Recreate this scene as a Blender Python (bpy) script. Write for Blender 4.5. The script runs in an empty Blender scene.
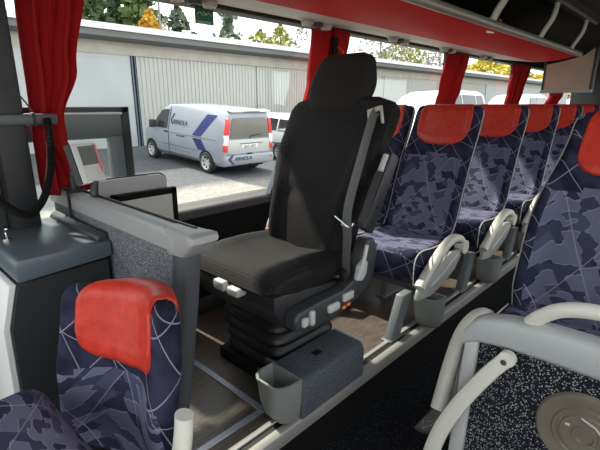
import bpy, bmesh, math, random
from mathutils import Vector, Matrix
random.seed(7)
sc = bpy.context.scene
C = sc.collection
PI = math.pi
R = math.radians

# ------------------------------------------------------------------ materials
def mat(name, col=(.5, .5, .5), rough=.6, metal=0., spec=.5, coat=0., emit=None):
    m = bpy.data.materials.new(name); m.use_nodes = True
    b = m.node_tree.nodes['Principled BSDF']
    b.inputs['Base Color'].default_value = (*col, 1)
    b.inputs['Roughness'].default_value = rough
    b.inputs['Metallic'].default_value = metal
    b.inputs['Specular IOR Level'].default_value = spec
    b.inputs['Coat Weight'].default_value = coat
    if emit:
        b.inputs['Emission Color'].default_value = (*emit[0], 1)
        b.inputs['Emission Strength'].default_value = emit[1]
    return m

class NT:
    def __init__(s, m):
        s.t = m.node_tree; s.b = s.t.nodes['Principled BSDF']
    def n(s, kind, **kw):
        o = s.t.nodes.new(kind)
        for k, v in kw.items():
            setattr(o, k, v)
        return o
    def l(s, a, b): s.t.links.new(a, b)
    def co(s): return s.n('ShaderNodeTexCoord').outputs['Object']
    def mth(s, op, a, b=None, c=None, clamp=False):
        o = s.n('ShaderNodeMath', operation=op, use_clamp=clamp)
        for i, v in enumerate((a, b, c)):
            if v is None: continue
            if isinstance(v, (int, float)): o.inputs[i].default_value = v
            else: s.l(v, o.inputs[i])
        return o.outputs[0]
    def mix(s, f, a, b):
        o = s.n('ShaderNodeMix', data_type='RGBA')
        if isinstance(f, (int, float)): o.inputs[0].default_value = f
        else: s.l(f, o.inputs[0])
        for i, v in ((6, a), (7, b)):
            if isinstance(v, tuple): o.inputs[i].default_value = (*v, 1)
            else: s.l(v, o.inputs[i])
        return o.outputs[2]
    def map(s, v, rot=(0, 0, 0), scale=(1, 1, 1)):
        o = s.n('ShaderNodeMapping'); s.l(v, o.inputs[0])
        o.inputs['Rotation'].default_value = rot; o.inputs['Scale'].default_value = scale
        return o.outputs[0]
    def noise(s, v, scale, detail=2., rough=.5):
        o = s.n('ShaderNodeTexNoise'); s.l(v, o.inputs['Vector'])
        o.inputs['Scale'].default_value = scale; o.inputs['Detail'].default_value = detail
        o.inputs['Roughness'].default_value = rough
        return o.outputs['Fac'], o.outputs['Color']
    def voro(s, v, scale, metric='EUCLIDEAN', feature='F1'):
        o = s.n('ShaderNodeTexVoronoi', feature=feature)
        if feature != 'DISTANCE_TO_EDGE': o.distance = metric
        s.l(v, o.inputs['Vector']); o.inputs['Scale'].default_value = scale
        return o
    def ramp(s, f, stops, interp='LINEAR'):
        o = s.n('ShaderNodeValToRGB'); s.l(f, o.inputs[0]); cr = o.color_ramp
        cr.interpolation = interp
        while len(cr.elements) < len(stops): cr.elements.new(.5)
        for e, (p, c) in zip(cr.elements, stops):
            e.position = p; e.color = (*c, 1)
        return o.outputs[0]
    def color(s, c): s.l(c, s.b.inputs['Base Color'])
    def bump(s, h, strength=.3, dist=.002):
        o = s.n('ShaderNodeBump'); s.l(h, o.inputs['Height'])
        o.inputs['Strength'].default_value = strength; o.inputs['Distance'].default_value = dist
        s.l(o.outputs[0], s.b.inputs['Normal'])

def seat_plane(k):
    """(y, z-x, 0): runs up the backrest and along the cushion"""
    sep = k.n('ShaderNodeSeparateXYZ'); k.l(k.co(), sep.inputs[0])
    v = k.mth('SUBTRACT', sep.outputs[2], sep.outputs[0])
    cb = k.n('ShaderNodeCombineXYZ'); k.l(sep.outputs[1], cb.inputs[0]); k.l(v, cb.inputs[1])
    return cb.outputs[0]

def line_mask(k, v, ang, freq, width):
    mp = k.map(v, rot=(0, 0, ang))
    sp = k.n('ShaderNodeSeparateXYZ'); k.l(mp, sp.inputs[0])
    f = k.mth('FRACT', k.mth('MULTIPLY', sp.outputs[0], freq))
    d = k.mth('ABSOLUTE', k.mth('SUBTRACT', f, .5))
    return k.mth('LESS_THAN', d, width * freq)

def make_fabric_block():
    m = mat('patchwork_fabric', rough=.9, spec=.15); k = NT(m)
    v = seat_plane(k)
    _, nc = k.noise(v, 9, 2)
    add = k.n('ShaderNodeVectorMath', operation='MULTIPLY_ADD'); k.l(nc, add.inputs[0])
    add.inputs[1].default_value = (.03, .03, 0); k.l(v, add.inputs[2])
    def patch(off):
        o = k.n('ShaderNodeVectorMath', operation='ADD'); k.l(add.outputs[0], o.inputs[0]); o.inputs[1].default_value = off
        w = k.map(o.outputs[0], rot=(0, 0, R(28)), scale=(17, 43, 1))
        vo = k.voro(w, 1.0, 'CHEBYCHEV')
        rnd = k.n('ShaderNodeSeparateColor'); k.l(vo.outputs['Color'], rnd.inputs[0])
        return rnd.outputs[0]
    r0 = patch((0, 0, 0)); r1 = patch((.0022, .0022, 0))
    m0 = k.mth('LESS_THAN', r0, .48); m1 = k.mth('LESS_THAN', r1, .48)
    nf2, _ = k.noise(v, 5, 2)
    basec = k.ramp(nf2, [(.3, (.095, .097, .160)), (.7, (.150, .153, .225))])
    darkc = k.ramp(r0, [(0, (.022, .023, .052)), (.2, (.040, .041, .080)), (.34, (.062, .064, .112))], 'CONSTANT')
    c = k.mix(m0, basec, darkc)
    edge = k.mth('ABSOLUTE', k.mth('SUBTRACT', m0, m1))
    c = k.mix(k.mth('MULTIPLY', edge, .6), c, (.25, .25, .33))
    l1 = line_mask(k, v, R(38), 6.5, .0016); l2 = line_mask(k, v, R(-50), 5.0, .0014)
    ln = k.mth('MAXIMUM', l1, l2)
    c = k.mix(k.mth('MULTIPLY', ln, .6), c, (.30, .30, .36))
    nf, _ = k.noise(v, 400, 1); c2 = k.mix(k.mth('MULTIPLY', nf, .35), c, (.02, .02, .05))
    k.color(c2); k.bump(nf, .15, .001)
    return m

def make_fabric_line():
    m = mat('dark_lined_fabric', rough=.9, spec=.15); k = NT(m)
    v = seat_plane(k)
    # side panels have hardly any y: fold x+z in
    sep = k.n('ShaderNodeSeparateXYZ'); k.l(k.co(), sep.inputs[0])
    u = k.mth('SUBTRACT', sep.outputs[1], k.mth('MULTIPLY', sep.outputs[0], .9))
    cb = k.n('ShaderNodeCombineXYZ'); k.l(u, cb.inputs[0]); k.l(sep.outputs[2], cb.inputs[1])
    v = cb.outputs[0]
    nf, nc = k.noise(v, 14, 1)
    base = k.ramp(nf, [(.4, (.011, .011, .026)), (.6, (.026, .027, .055))])
    ln = k.mth('MAXIMUM', line_mask(k, v, R(28), 9, .0016), line_mask(k, v, R(-58), 8, .0016))
    ln = k.mth('MAXIMUM', ln, line_mask(k, v, R(66), 4.2, .0014))
    c = k.mix(k.mth('MULTIPLY', ln, .8), base, (.24, .24, .29))
    k.color(c)
    return m

def make_driver_fabric():
    m = mat('dotted_dark_fabric', rough=.85, spec=.2); k = NT(m)
    v = k.map(seat_plane(k), scale=(62, 185, 1))
    vo = k.voro(v, 1.0, 'EUCLIDEAN'); vo.inputs['Randomness'].default_value = .15
    dots = k.mth('LESS_THAN', vo.outputs['Distance'], .33)
    nf, _ = k.noise(seat_plane(k), 6, 2)
    base = k.ramp(nf, [(.3, (0.007687, 0.007257, 0.007072)), (.7, (0.01169, 0.01095, 0.01057))])
    k.color(k.mix(k.mth('MULTIPLY', dots, .5), base, (.034, .0315, .030)))
    return m

def make_carpet(name, dark, light, scale, thr, rough=.95):
    m = mat(name, rough=rough, spec=.1); k = NT(m)
    co = k.co()
    vo = k.voro(co, scale, 'EUCLIDEAN')
    sepc = k.n('ShaderNodeSeparateColor'); k.l(vo.outputs['Color'], sepc.inputs[0])
    speck = k.mth('MULTIPLY', k.mth('LESS_THAN', vo.outputs['Distance'], .42), k.mth('GREATER_THAN', sepc.outputs[0], thr))
    nf, _ = k.noise(co, scale * .9, 2)
    base = k.mix(nf, tuple(c * .6 for c in dark), tuple(c * 1.5 for c in dark))
    k.color(k.mix(speck, base, light)); k.bump(vo.outputs['Distance'], .4, .002)
    return m

def make_wood():
    m = mat('dark_wood_vinyl', rough=.38, spec=.5); k = NT(m)
    co = k.co()
    g, _ = k.noise(k.map(co, scale=(3, 30, 3)), 4, 6, .65)
    p, _ = k.noise(co, 1.6, 1)
    c = k.ramp(g, [(.25, (.032, .024, .019)), (.5, (.085, .066, .053)), (.75, (.19, .155, .125))])
    sep = k.n('ShaderNodeSeparateXYZ'); k.l(co, sep.inputs[0])
    pl = k.mth('LESS_THAN', k.mth('ABSOLUTE', k.mth('SUBTRACT', k.mth('FRACT', k.mth('MULTIPLY', sep.outputs[1], 7.5)), .5)), .012)
    c = k.mix(k.mth('MULTIPLY', pl, .7), c, (.015, .012, .01))
    k.color(k.mix(k.mth('MULTIPLY', p, .4), c, (.05, .04, .033)))
    k.l(k.mth('ADD', k.mth('MULTIPLY', g, .25), .25), k.b.inputs['Roughness'])
    return m

def make_noise_mat(name, a, b, scale, rough=.6, detail=3., bump=0., spec=.4, metal=0.):
    m = mat(name, rough=rough, spec=spec, metal=metal); k = NT(m)
    nf, _ = k.noise(k.co(), scale, detail)
    k.color(k.ramp(nf, [(.3, a), (.7, b)]))
    if bump: k.bump(nf, bump, .003)
    return m

def make_glass(name, tint, gloss):
    m = bpy.data.materials.new(name); m.use_nodes = True; t = m.node_tree
    t.nodes.clear()
    out = t.nodes.new('ShaderNodeOutputMaterial'); mx = t.nodes.new('ShaderNodeMixShader')
    tr = t.nodes.new('ShaderNodeBsdfTransparent'); gl = t.nodes.new('ShaderNodeBsdfGlossy')
    fr = t.nodes.new('ShaderNodeFresnel'); fr.inputs['IOR'].default_value = 1.45
    mu = t.nodes.new('ShaderNodeMath'); mu.operation = 'MULTIPLY'; mu.inputs[1].default_value = gloss
    tr.inputs[0].default_value = (*tint, 1); gl.inputs['Roughness'].default_value = .02
    t.links.new(fr.outputs[0], mu.inputs[0]); t.links.new(mu.outputs[0], mx.inputs[0])
    t.links.new(tr.outputs[0], mx.inputs[1]); t.links.new(gl.outputs[0], mx.inputs[2])
    t.links.new(mx.outputs[0], out.inputs[0])
    return m

def make_curtain():
    m = mat('red_curtain_cloth', (.36, .012, .014), .85, spec=.15); k = NT(m)
    nf, _ = k.noise(k.co(), 250, 1)
    k.color(k.mix(nf, (0.2805, 0.00765, 0.00935), (0.425, 0.01615, 0.017)))
    tl = k.n('ShaderNodeBsdfTranslucent'); tl.inputs[0].default_value = (.5, .02, .015, 1)
    mx = k.n('ShaderNodeMixShader'); mx.inputs[0].default_value = .22
    out = [n for n in k.t.nodes if n.type == 'OUTPUT_MATERIAL'][0]
    k.l(k.b.outputs[0], mx.inputs[1]); k.l(tl.outputs[0], mx.inputs[2]); k.l(mx.outputs[0], out.inputs[0])
    return m

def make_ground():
    m = mat('gravel_asphalt_sun_shade', rough=.92, spec=.15); k = NT(m)
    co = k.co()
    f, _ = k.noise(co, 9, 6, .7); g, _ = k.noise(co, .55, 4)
    shaded_asphalt = k.ramp(f, [(.3, (0.056, 0.0584, 0.0632)), (.55, (0.088, 0.0904, 0.096)), (.8, (0.152, 0.152, 0.156))])
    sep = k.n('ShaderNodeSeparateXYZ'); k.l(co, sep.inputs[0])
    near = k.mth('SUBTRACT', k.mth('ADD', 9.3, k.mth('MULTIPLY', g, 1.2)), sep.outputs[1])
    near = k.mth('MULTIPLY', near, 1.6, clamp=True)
    sunlit_gravel = k.ramp(f, [(.3, (0.152, 0.144, 0.124)), (.55, (0.232, 0.22, 0.196)), (.8, (0.328, 0.312, 0.284))])
    k.color(k.mix(near, shaded_asphalt, sunlit_gravel)); k.bump(f, .5, .02)  # dark far tone paints shade around the van, pale near tone the sunlit strip
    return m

def make_corrugated():
    m = mat('corrugated_white_sheet', rough=.6); k = NT(m)
    sep = k.n('ShaderNodeSeparateXYZ'); k.l(k.co(), sep.inputs[0])
    nf, _ = k.noise(k.map(k.co(), scale=(3, 3, .6)), 2, 4)
    k.color(k.mix(nf, (0.352, 0.344, 0.316), (0.424, 0.416, 0.388)))
    return m

M = dict(
    fab=make_fabric_block(), fabl=make_fabric_line(), drv=make_driver_fabric(),
    bolster=make_noise_mat('plain_black_fabric', (0.00578, 0.00578, 0.00612), (0.008504, 0.008296, 0.008296), 220, .85, 1, .15, .2),
    red=make_noise_mat('orange_red_leather', (0.442, 0.0255, 0.0136), (0.561, 0.0425, 0.0221), 40, .42, 2, .08),
    piping=mat('cream_piping', (.42, .42, .38), .7),
    cream=mat('cream_plastic', (.60, .59, .52), .38),
    greyp=mat('warm_grey_plastic', (.33, .34, .32), .45),
    brk=mat('pale_bracket', (.50, .50, .45), .5),
    leggrey=mat('blue_grey_metal', (.135, .15, .155), .45),
    binp=mat('grey_bin_plastic', (.20, .212, .20), .5),
    rail=mat('brushed_aluminium', (.36, .35, .325), .45, metal=.5),
    bluealu=mat('pale_aluminium_strip', (.34, .36, .42), .35, metal=.5),
    black=mat('black_plastic', (0.0072, 0.0072, 0.0078), .5),
    blacksoft=mat('matt_black', (0.0054, 0.0054, 0.006), .8, spec=.2),
    char=mat('charcoal_plastic', (0.0168, 0.0174, 0.0192), .5),
    slate=mat('slate_plastic', (0.03575, 0.0377, 0.0403), .45),
    blueg=mat('bluish_grey_plastic', (.085, .10, .135), .4),
    lgrey=mat('light_grey_plastic', (.42, .42, .41), .4),
    steel=mat('steel', (.6, .6, .6), .25, metal=1.),
    lid=make_noise_mat('grey_box_lid', (0.085, 0.1062, 0.1232), (0.1062, 0.1275, 0.1445), 3, .33, 2),
    boxside=make_noise_mat('charcoal_textured_panel', (0.015, 0.0165, 0.018), (0.027, 0.0285, 0.03), 260, .75, 2, .3),
    white=mat('white_panel', (.66, .67, .64), .5),
    part_carpet=make_carpet('speckled_wall_carpet', (.085, .090, .102), (.33, .34, .355), 320, .5),
    panel_carpet=make_carpet('woven_flecked_cloth', (.012, .013, .018), (.30, .31, .305), 215, .40),
    box_carpet=make_carpet('grey_loop_carpet', (0.068, 0.076, 0.0896), (0.152, 0.16, 0.18), 260, .6),
    aisle=make_carpet('aisle_speckled_vinyl', (.010, .011, .013), (.05, .055, .06), 130, .78, .7),
    partgrey=mat('partition_grey_frame', (0.288, 0.2952, 0.2916), .45),
    postgrey=mat('partition_post', (0.06375, 0.0675, 0.072), .42),
    wood=make_wood(),
    curtain=make_curtain(),
    lining=mat('cream_lining', (0.476, 0.459, 0.391), .55),
    redpanel=mat('red_rack_panel', (0.561, 0.0085, 0.0085), .6, spec=.12),
    ceil=make_noise_mat('dark_ceiling_lining', (.045, .042, .038), (.06, .056, .05), 90, .85, 2),
    rack_in=mat('rack_black_lining', (.008, .008, .008), .85, spec=.1),
    tan=make_noise_mat('tan_divider_board', (.40, .30, .22), (.46, .35, .26), 6, .6, 2),
    glass=make_glass('clear_window_glass', (.95, .97, .96), .13),
    vanglass=mat('tinted_car_glass', (.028, .03, .032), .08, spec=.7),
    rearglass=mat('dusty_rear_glass', (.14, .135, .12), .25, spec=.6),
    silver=mat('silver_van_paint', (0.28, 0.3, 0.34), .32, metal=.25, coat=.4),
    wpaint=mat('white_car_paint', (0.64, 0.648, 0.656), .3, coat=.4),
    blue=mat('blue_stripe_film', (0.00576, 0.0168, 0.1152), .4),
    ink=mat('dark_lettering', (.03, .035, .05), .5),
    tyre=mat('tyre_rubber', (.018, .018, .018), .8),
    tred=mat('red_lamp_lens', (.62, .03, .02), .25, coat=.5),
    twhite=mat('clear_lamp_lens', (.75, .72, .70), .25, coat=.5),
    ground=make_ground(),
    sheet=make_corrugated(),
    doorw=make_noise_mat('smooth_grey_white_door', (0.344, 0.352, 0.356), (0.4, 0.408, 0.408), .9, .6),
    creamboard=make_noise_mat('cream_weathered_board', (0.336, 0.308, 0.252), (0.392, 0.364, 0.308), 2, .7),
    gutter=mat('grey_gutter', (0.1144, 0.1144, 0.11), .6),
    snowroof=mat('pale_roof_edge', (0.656, 0.656, 0.648), .6),
    green=mat('green_sticker', (.012, .10, .045), .5),
    mint=mat('pale_green_print', (.50, .62, .52), .5),
    purple=mat('deep_purple_carpet', (.05, .035, .10), .9),
    disc=make_noise_mat('smoky_brown_plastic', (.125, .108, .085), (.175, .155, .125), 8, .28, 3),
    orange=mat('orange_print', (.75, .20, .03), .5),
    pinkp=mat('pink_paper', (.75, .22, .25), .6),
    screen=mat('grey_screen', (.16, .18, .17), .3),
    headl=mat('lamp_housing', (0.3825, 0.3655, 0.3315), .35, metal=.2),
)
def leafmat(name, a, b):
    return make_noise_mat(name, a, b, 1.3, .8, 4, 0, .2)
L_dark = leafmat('dark_spruce_needles', (0.03825, 0.06375, 0.02975), (0.0935, 0.1275, 0.051))
L_mid = leafmat('green_needles', (0.0595, 0.102, 0.034), (0.136, 0.187, 0.06375))
L_pine = leafmat('grey_green_pine_needles', (0.0765, 0.102, 0.07225), (0.17, 0.1955, 0.1275))
L_yel = leafmat('yellow_autumn_leaves', (0.357, 0.272, 0.034), (0.595, 0.493, 0.085))
L_yg = leafmat('yellow_green_leaves', (0.187, 0.221, 0.051), (0.391, 0.374, 0.102))
L_or = leafmat('orange_autumn_leaves', (0.425, 0.221, 0.0255), (0.612, 0.357, 0.068))
L_bare = leafmat('pale_bare_twigs', (0.255, 0.238, 0.2125), (0.391, 0.374, 0.323))
bark = make_noise_mat('bark', (.09, .07, .055), (.2, .17, .14), 6, .9)

# ------------------------------------------------------------------ mesh helpers
def newbm(): return bmesh.new()

def merge(dst, src, mi=0, mtx=None):
    vm = {}
    for v in src.verts:
        vm[v] = dst.verts.new(mtx @ v.co if mtx else v.co)
    for f in src.faces:
        try:
            nf = dst.faces.new([vm[v] for v in f.verts]); nf.material_index = mi if mi >= 0 else f.material_index
            nf.smooth = True
        except ValueError: pass
    src.free()

def rbox(bm, a, b, r=0., seg=2, mi=0, mtx=None):
    t = newbm(); bmesh.ops.create_cube(t, size=1.)
    a = Vector(a); b = Vector(b)
    for v in t.verts:
        v.co = Vector([(a[i] + b[i]) / 2 + v.co[i] * (b[i] - a[i]) for i in range(3)])
    if r > 0:
        bmesh.ops.bevel(t, geom=t.verts[:] + t.edges[:], offset=r, segments=seg, profile=.5, affect='EDGES')
    merge(bm, t, mi, mtx)

def prism(bm, pts, axis, a, b, r=0., seg=2, mi=0, mtx=None):
    """polygon pts (2D) extruded along axis from a to b. axis x: pts=(y,z); y: (x,z); z: (x,y)"""
    t = newbm()
    def P(p, d):
        return {'x': (d, p[0], p[1]), 'y': (p[0], d, p[1]), 'z': (p[0], p[1], d)}[axis]
    lo = [t.verts.new(P(p, a)) for p in pts]; hi = [t.verts.new(P(p, b)) for p in pts]
    n = len(pts)
    t.faces.new(lo); t.faces.new(hi[::-1])
    for i in range(n):
        t.faces.new([lo[i], hi[i], hi[(i + 1) % n], lo[(i + 1) % n]])
    bmesh.ops.recalc_face_normals(t, faces=t.faces[:])
    if r > 0:
        bmesh.ops.bevel(t, geom=t.edges[:], offset=r, segments=seg, profile=.5, affect='EDGES', clamp_overlap=True)
    merge(bm, t, mi, mtx)

def spline(pts, n=8):
    pts = [Vector(p) for p in pts]; out = []
    for i in range(len(pts) - 1):
        p0 = pts[max(i - 1, 0)]; p1 = pts[i]; p2 = pts[i + 1]; p3 = pts[min(i + 2, len(pts) - 1)]
        for j in range(n):
            t = j / n
            out.append(.5 * ((2 * p1) + (-p0 + p2) * t + (2 * p0 - 5 * p1 + 4 * p2 - p3) * t * t + (-p0 + 3 * p1 - 3 * p2 + p3) * t ** 3))
    out.append(pts[-1]); return out

def tube(bm, pts, r, seg=8, up=(0, 0, 1), wid=None, power=1., cap=True, mi=0, taper=None):
    """sweep an ellipse/rounded rectangle: r half-height along up-ish, wid half-width sideways"""
    pts = [Vector(p) for p in pts]; up = Vector(up); rings = []
    n = len(pts)
    for i, p in enumerate(pts):
        d = (pts[min(i + 1, n - 1)] - pts[max(i - 1, 0)]).normalized()
        s = d.cross(up)
        if s.length < 1e-4: s = d.cross(Vector((1, 0, .01)))
        s.normalize(); u = s.cross(d).normalized()
        k = taper(i / (n - 1)) if taper else 1.
        ring = []
        for j in range(seg):
            a = 2 * PI * j / seg; ca, sa = math.cos(a), math.sin(a)
            ca = math.copysign(abs(ca) ** power, ca); sa = math.copysign(abs(sa) ** power, sa)
            ring.append(bm.verts.new(p + s * ca * (wid or r) * k + u * sa * r * k))
        rings.append(ring)
    for i in range(n - 1):
        for j in range(seg):
            f = bm.faces.new([rings[i][j], rings[i][(j + 1) % seg], rings[i + 1][(j + 1) % seg], rings[i + 1][j]])
            f.material_index = mi; f.smooth = True
    if cap:
        for ring, fl in ((rings[0], True), (rings[-1], False)):
            f = bm.faces.new(ring[::-1] if fl else ring); f.material_index = mi

def loft(bm, rings, cap=True, mi=0):
    vs = [[bm.verts.new(p) for p in r] for r in rings]; n = len(vs[0])
    for i in range(len(vs) - 1):
        for j in range(n):
            f = bm.faces.new([vs[i][j], vs[i][(j + 1) % n], vs[i + 1][(j + 1) % n], vs[i + 1][j]])
            f.material_index = mi; f.smooth = True
    if cap:
        bm.faces.new(vs[0][::-1]); bm.faces.new(vs[-1])
    return vs

def lathe(bm, prof, mtx=None, seg=28, mi=0):
    """profile (r, h) about local z"""
    t = newbm(); rings = []
    for r, h in prof:
        rings.append([t.verts.new((max(r, 1e-5) * math.cos(2 * PI * j / seg), max(r, 1e-5) * math.sin(2 * PI * j / seg), h)) for j in range(seg)])
    for i in range(len(rings) - 1):
        for j in range(seg):
            t.faces.new([rings[i][j], rings[i][(j + 1) % seg], rings[i + 1][(j + 1) % seg], rings[i + 1][j]])
    bmesh.ops.remove_doubles(t, verts=t.verts[:], dist=1e-5)
    bmesh.ops.recalc_face_normals(t, faces=t.faces[:])
    merge(bm, t, mi, mtx)

def cyl(bm, p, q, r, seg=16, r2=None, mi=0):
    p = Vector(p); q = Vector(q); d = q - p
    mtx = Matrix.Translation(p) @ d.to_track_quat('Z', 'Y').to_matrix().to_4x4()
    h = d.length; r2 = r if r2 is None else r2
    lathe(bm, [(0, 0), (r, 0), (r2, h), (0, h)], mtx, seg, mi)

def wpos(o):
    p = Vector((0, 0, 0))
    while o: p += o.location; o = o.parent
    return p

def obj(name, bm, mats, parent=None, loc=None, world=True, angle=38, sub=0, fixn=False):
    if fixn: bmesh.ops.recalc_face_normals(bm, faces=bm.faces[:])
    me = bpy.data.meshes.new(name)
    off = wpos(parent) if (parent and world) else Vector((0, 0, 0))
    if loc is not None and world: off = Vector(loc)
    if off.length: bmesh.ops.translate(bm, verts=bm.verts[:], vec=-off)
    bm.to_mesh(me); bm.free()
    for p in me.polygons: p.use_smooth = True
    me.set_sharp_from_angle(angle=R(angle))
    if not isinstance(mats, (list, tuple)): mats = [mats]
    for m in mats: me.materials.append(m)
    o = bpy.data.objects.new(name, me); C.objects.link(o)
    if parent: o.parent = parent
    if loc is not None: o.location = loc
    if sub:
        s = o.modifiers.new('subdivision', 'SUBSURF'); s.levels = sub; s.render_levels = sub
    return o

def thing(name, label, cat, loc=(0, 0, 0), group=None):
    o = bpy.data.objects.new(name, None); C.objects.link(o); o.location = loc
    o.empty_display_size = .1
    return tag(o, label, cat, group)
def tag(o, label, cat, group=None):
    o['label'] = label; o['category'] = cat
    if group: o['group'] = group
    return o
def struct(name, bm, m, parent=None, **kw):
    o = obj(name, bm, m, parent, **kw)
    if not parent: o['kind'] = 'structure'
    return o
def dup(root, loc, label=None, group=None):
    r = root.copy(); C.objects.link(r); r.location = loc
    if label: r['label'] = label
    if group: r['group'] = group
    def rec(src, dst):
        for ch in list(src.children):
            c = ch.copy(); C.objects.link(c); c.parent = dst; rec(ch, c)
    rec(root, r)
    return r
def text_bm(s, size, mtx, extrude=.002):
    cu = bpy.data.curves.new('lettering', 'FONT'); cu.body = s; cu.size = size; cu.extrude = extrude
    cu.align_x = 'LEFT'
    o = bpy.data.objects.new('lettering', cu); C.objects.link(o)
    dg = bpy.context.evaluated_depsgraph_get(); dg.update()
    me = bpy.data.meshes.new_from_object(o.evaluated_get(dg))
    bm = newbm(); bm.from_mesh(me); bm.transform(mtx)
    bpy.data.objects.remove(o); bpy.data.curves.remove(cu); bpy.data.meshes.remove(me)
    return bm
def sst(a, b, x):
    t = max(0., min(1., (x - a) / (b - a))); return t * t * (3 - 2 * t)

# ------------------------------------------------------------------ camera
CAMH = 1.16
F = 433.; A = math.atan2(425, math.hypot(121, 433)); P = math.atan(121 / 433.)
cam = bpy.data.cameras.new('camera'); co = bpy.data.objects.new('camera', cam); C.objects.link(co)
cam.sensor_width = 36; cam.lens = F / 600 * 36; cam.clip_start = .02; cam.clip_end = 400
co.location = (0, 0, CAMH); co.rotation_euler = (PI / 2 - P, 0, A - PI / 2)
sc.camera = co

# ------------------------------------------------------------------ bus shell
YE = .94          # podium edge
YW = 2.0          # window side
b = newbm(); rbox(b, (.62, YE + .03, -.06), (9.5, YW + .1, 0)); struct('floor', b, M['wood'])
b = newbm(); rbox(b, (-1.6, -.52, -.30), (9.5, YE + .02, -.22)); rbox(b, (-1.6, YE + .02, -.30), (.595, 1.30, -.22)); struct('floor_aisle', b, M['aisle'])
b = newbm(); rbox(b, (-1.6, 1.32, -.62), (.62, YW + .1, -.55)); struct('floor_stairwell', b, M['aisle'])
b = newbm(); rbox(b, (-1.6, 1.30, -.60), (.595, 1.32, -.22)); struct('trim_stair_side', b, M['blacksoft'])
b = newbm(); rbox(b, (.64, YE + .012, -.24), (9.5, YE + .03, -.035)); struct('trim_riser', b, M['blacksoft'])
# podium edge profile, slot and seat rail
b = newbm()
prism(b, [(YE, -.045), (YE + .004, .008), (YE + .022, .012), (YE + .036, .012), (YE + .036, -.0), (YE + .012, -.045)], 'x', .66, 9.5, .002, 1)
struct('trim_podium_edge', b, M['rail'])
b = newbm(); rbox(b, (.66, YE + .036, 0), (9.5, YE + .066, .0035)); struct('trim_rail_slot', b, M['black'])
b = newbm(); rbox(b, (.66, YE + .066, 0), (9.5, YE + .088, .011), .002, 1); struct('trim_seat_rail', b, M['rail'])
# metal floor strips
b = newbm(); rbox(b, (.935, 1.085, .0), (.962, 1.99, .006), .0015, 1)
for y in (1.2, 1.4, 1.6, 1.8): cyl(b, (.948, y, .005), (.948, y, .0085), .004, 8)
struct('trim_cross_strip', b, M['bluealu'])
b = newbm(); rbox(b, (.64, 1.085, .0), (.934, 1.112, .006), .0015, 1)
for x in (.72, .85): cyl(b, (x, 1.098, .005), (x, 1.098, .0085), .004, 8)
struct('trim_long_strip', b, M['bluealu'])

# side wall under the windows
b = newbm(); rbox(b, (1.13, YW, -.06), (9.5, YW + .1, .60)); struct('wall_right', b, M['blacksoft'])
b = newbm(); prism(b, [(YW - .07, .575), (YW - .07, .615), (YW - .05, .627), (YW + .1, .627), (YW + .1, .59), (YW - .04, .575)], 'x', 1.12, 9.5, .004, 1)
struct('trim_window_sill', b, mat('dark_brown_grey_sill', (.04, .036, .036), .7))
b = newbm(); rbox(b, (1.13, YW - .05, 0), (9.5, YW, .10), .01); struct('trim_heater_duct', b, M['char'])
# window head rail and posts
b = newbm(); rbox(b, (-1.6, YW - .015, 1.632), (9.5, YW + .08, 1.658), .006); struct('trim_window_head', b, M['black'])
posts = [2.37, 4.27, 6.15, 8.05]
for x in posts:
    b = newbm(); rbox(b, (x - .035, YW + .012, .627), (x + .035, YW + .08, 1.632), .004, 1); struct('trim_window_post', b, M['black'])
edges = [.43] + posts + [9.5]
for i in range(len(edges) - 1):
    z0 = .627 if i else .627
    b = newbm(); rbox(b, (edges[i] + (.035 if i else .1), YW + .035, z0), (edges[i + 1] - .035, YW + .041, 1.632))
    struct('window_%d' % (i + 1), b, M['glass'])
# front side post and panel beside the entrance
b = newbm(); rbox(b, (.40, 1.87, .62), (.50, 2.02, 2.0), .012); struct('trim_front_post', b, M['char'])
b = newbm(); rbox(b, (.05, 1.93, .55), (.40, 2.04, 2.0), .008); struct('wall_front_side', b, mat('green_grey_panel', (.045, .052, .048), .5))
b = newbm(); rbox(b, (-.6, 2.0, -.6), (.43, 2.1, .55)); rbox(b, (.43, 2.06, -.6), (.62, 2.1, .62)); struct('wall_entrance_lower', b, M['char'])

# ceiling, roof side, rack end wall
b = newbm(); rbox(b, (-1.6, -.58, 1.98), (9.5, 1.12, 2.04)); struct('ceiling', b, M['ceil'])
b = newbm()
prism(b, [(1.12, 1.98), (1.12, 2.04), (2.08, 1.98), (2.08, 1.658), (2.0, 1.658), (2.0, 1.92)], 'x', -1.6, 9.5)
struct('wall_roof_side', b, M['rack_in'])
b = newbm(); rbox(b, (9.5, -.58, -.6), (9.56, 2.1, 2.04)); struct('wall_rear', b, M['char'])
# unseen near side and front, closed to dim the interior, openings widened for light
b = newbm(); rbox(b, (-1.6, -.58, -.6), (.55, -.52, .20)); rbox(b, (.55, -.58, -.6), (9.5, -.52, .60)); rbox(b, (-1.6, -.58, 1.92), (.55, -.52, 2.04)); rbox(b, (.55, -.58, 1.60), (9.5, -.52, 2.04)); struct('wall_left', b, M['char'])
b = newbm(); rbox(b, (1.0, -.52, 1.60), (9.5, -.05, 1.66)); struct('trim_near_rack', b, M['lining'])
for x in (.55, 2.37, 4.27, 6.15, 8.05):
    b = newbm(); rbox(b, (x - .05, -.58, .60), (x + .05, -.53, 1.60)); struct('trim_near_post', b, M['black'])
b = newbm(); rbox(b, (-1.66, -.58, -.6), (-1.6, 2.1, .0)); rbox(b, (-1.66, -.58, 1.93), (-1.6, 2.1, 2.04)); struct('wall_front', b, M['char'])
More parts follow.
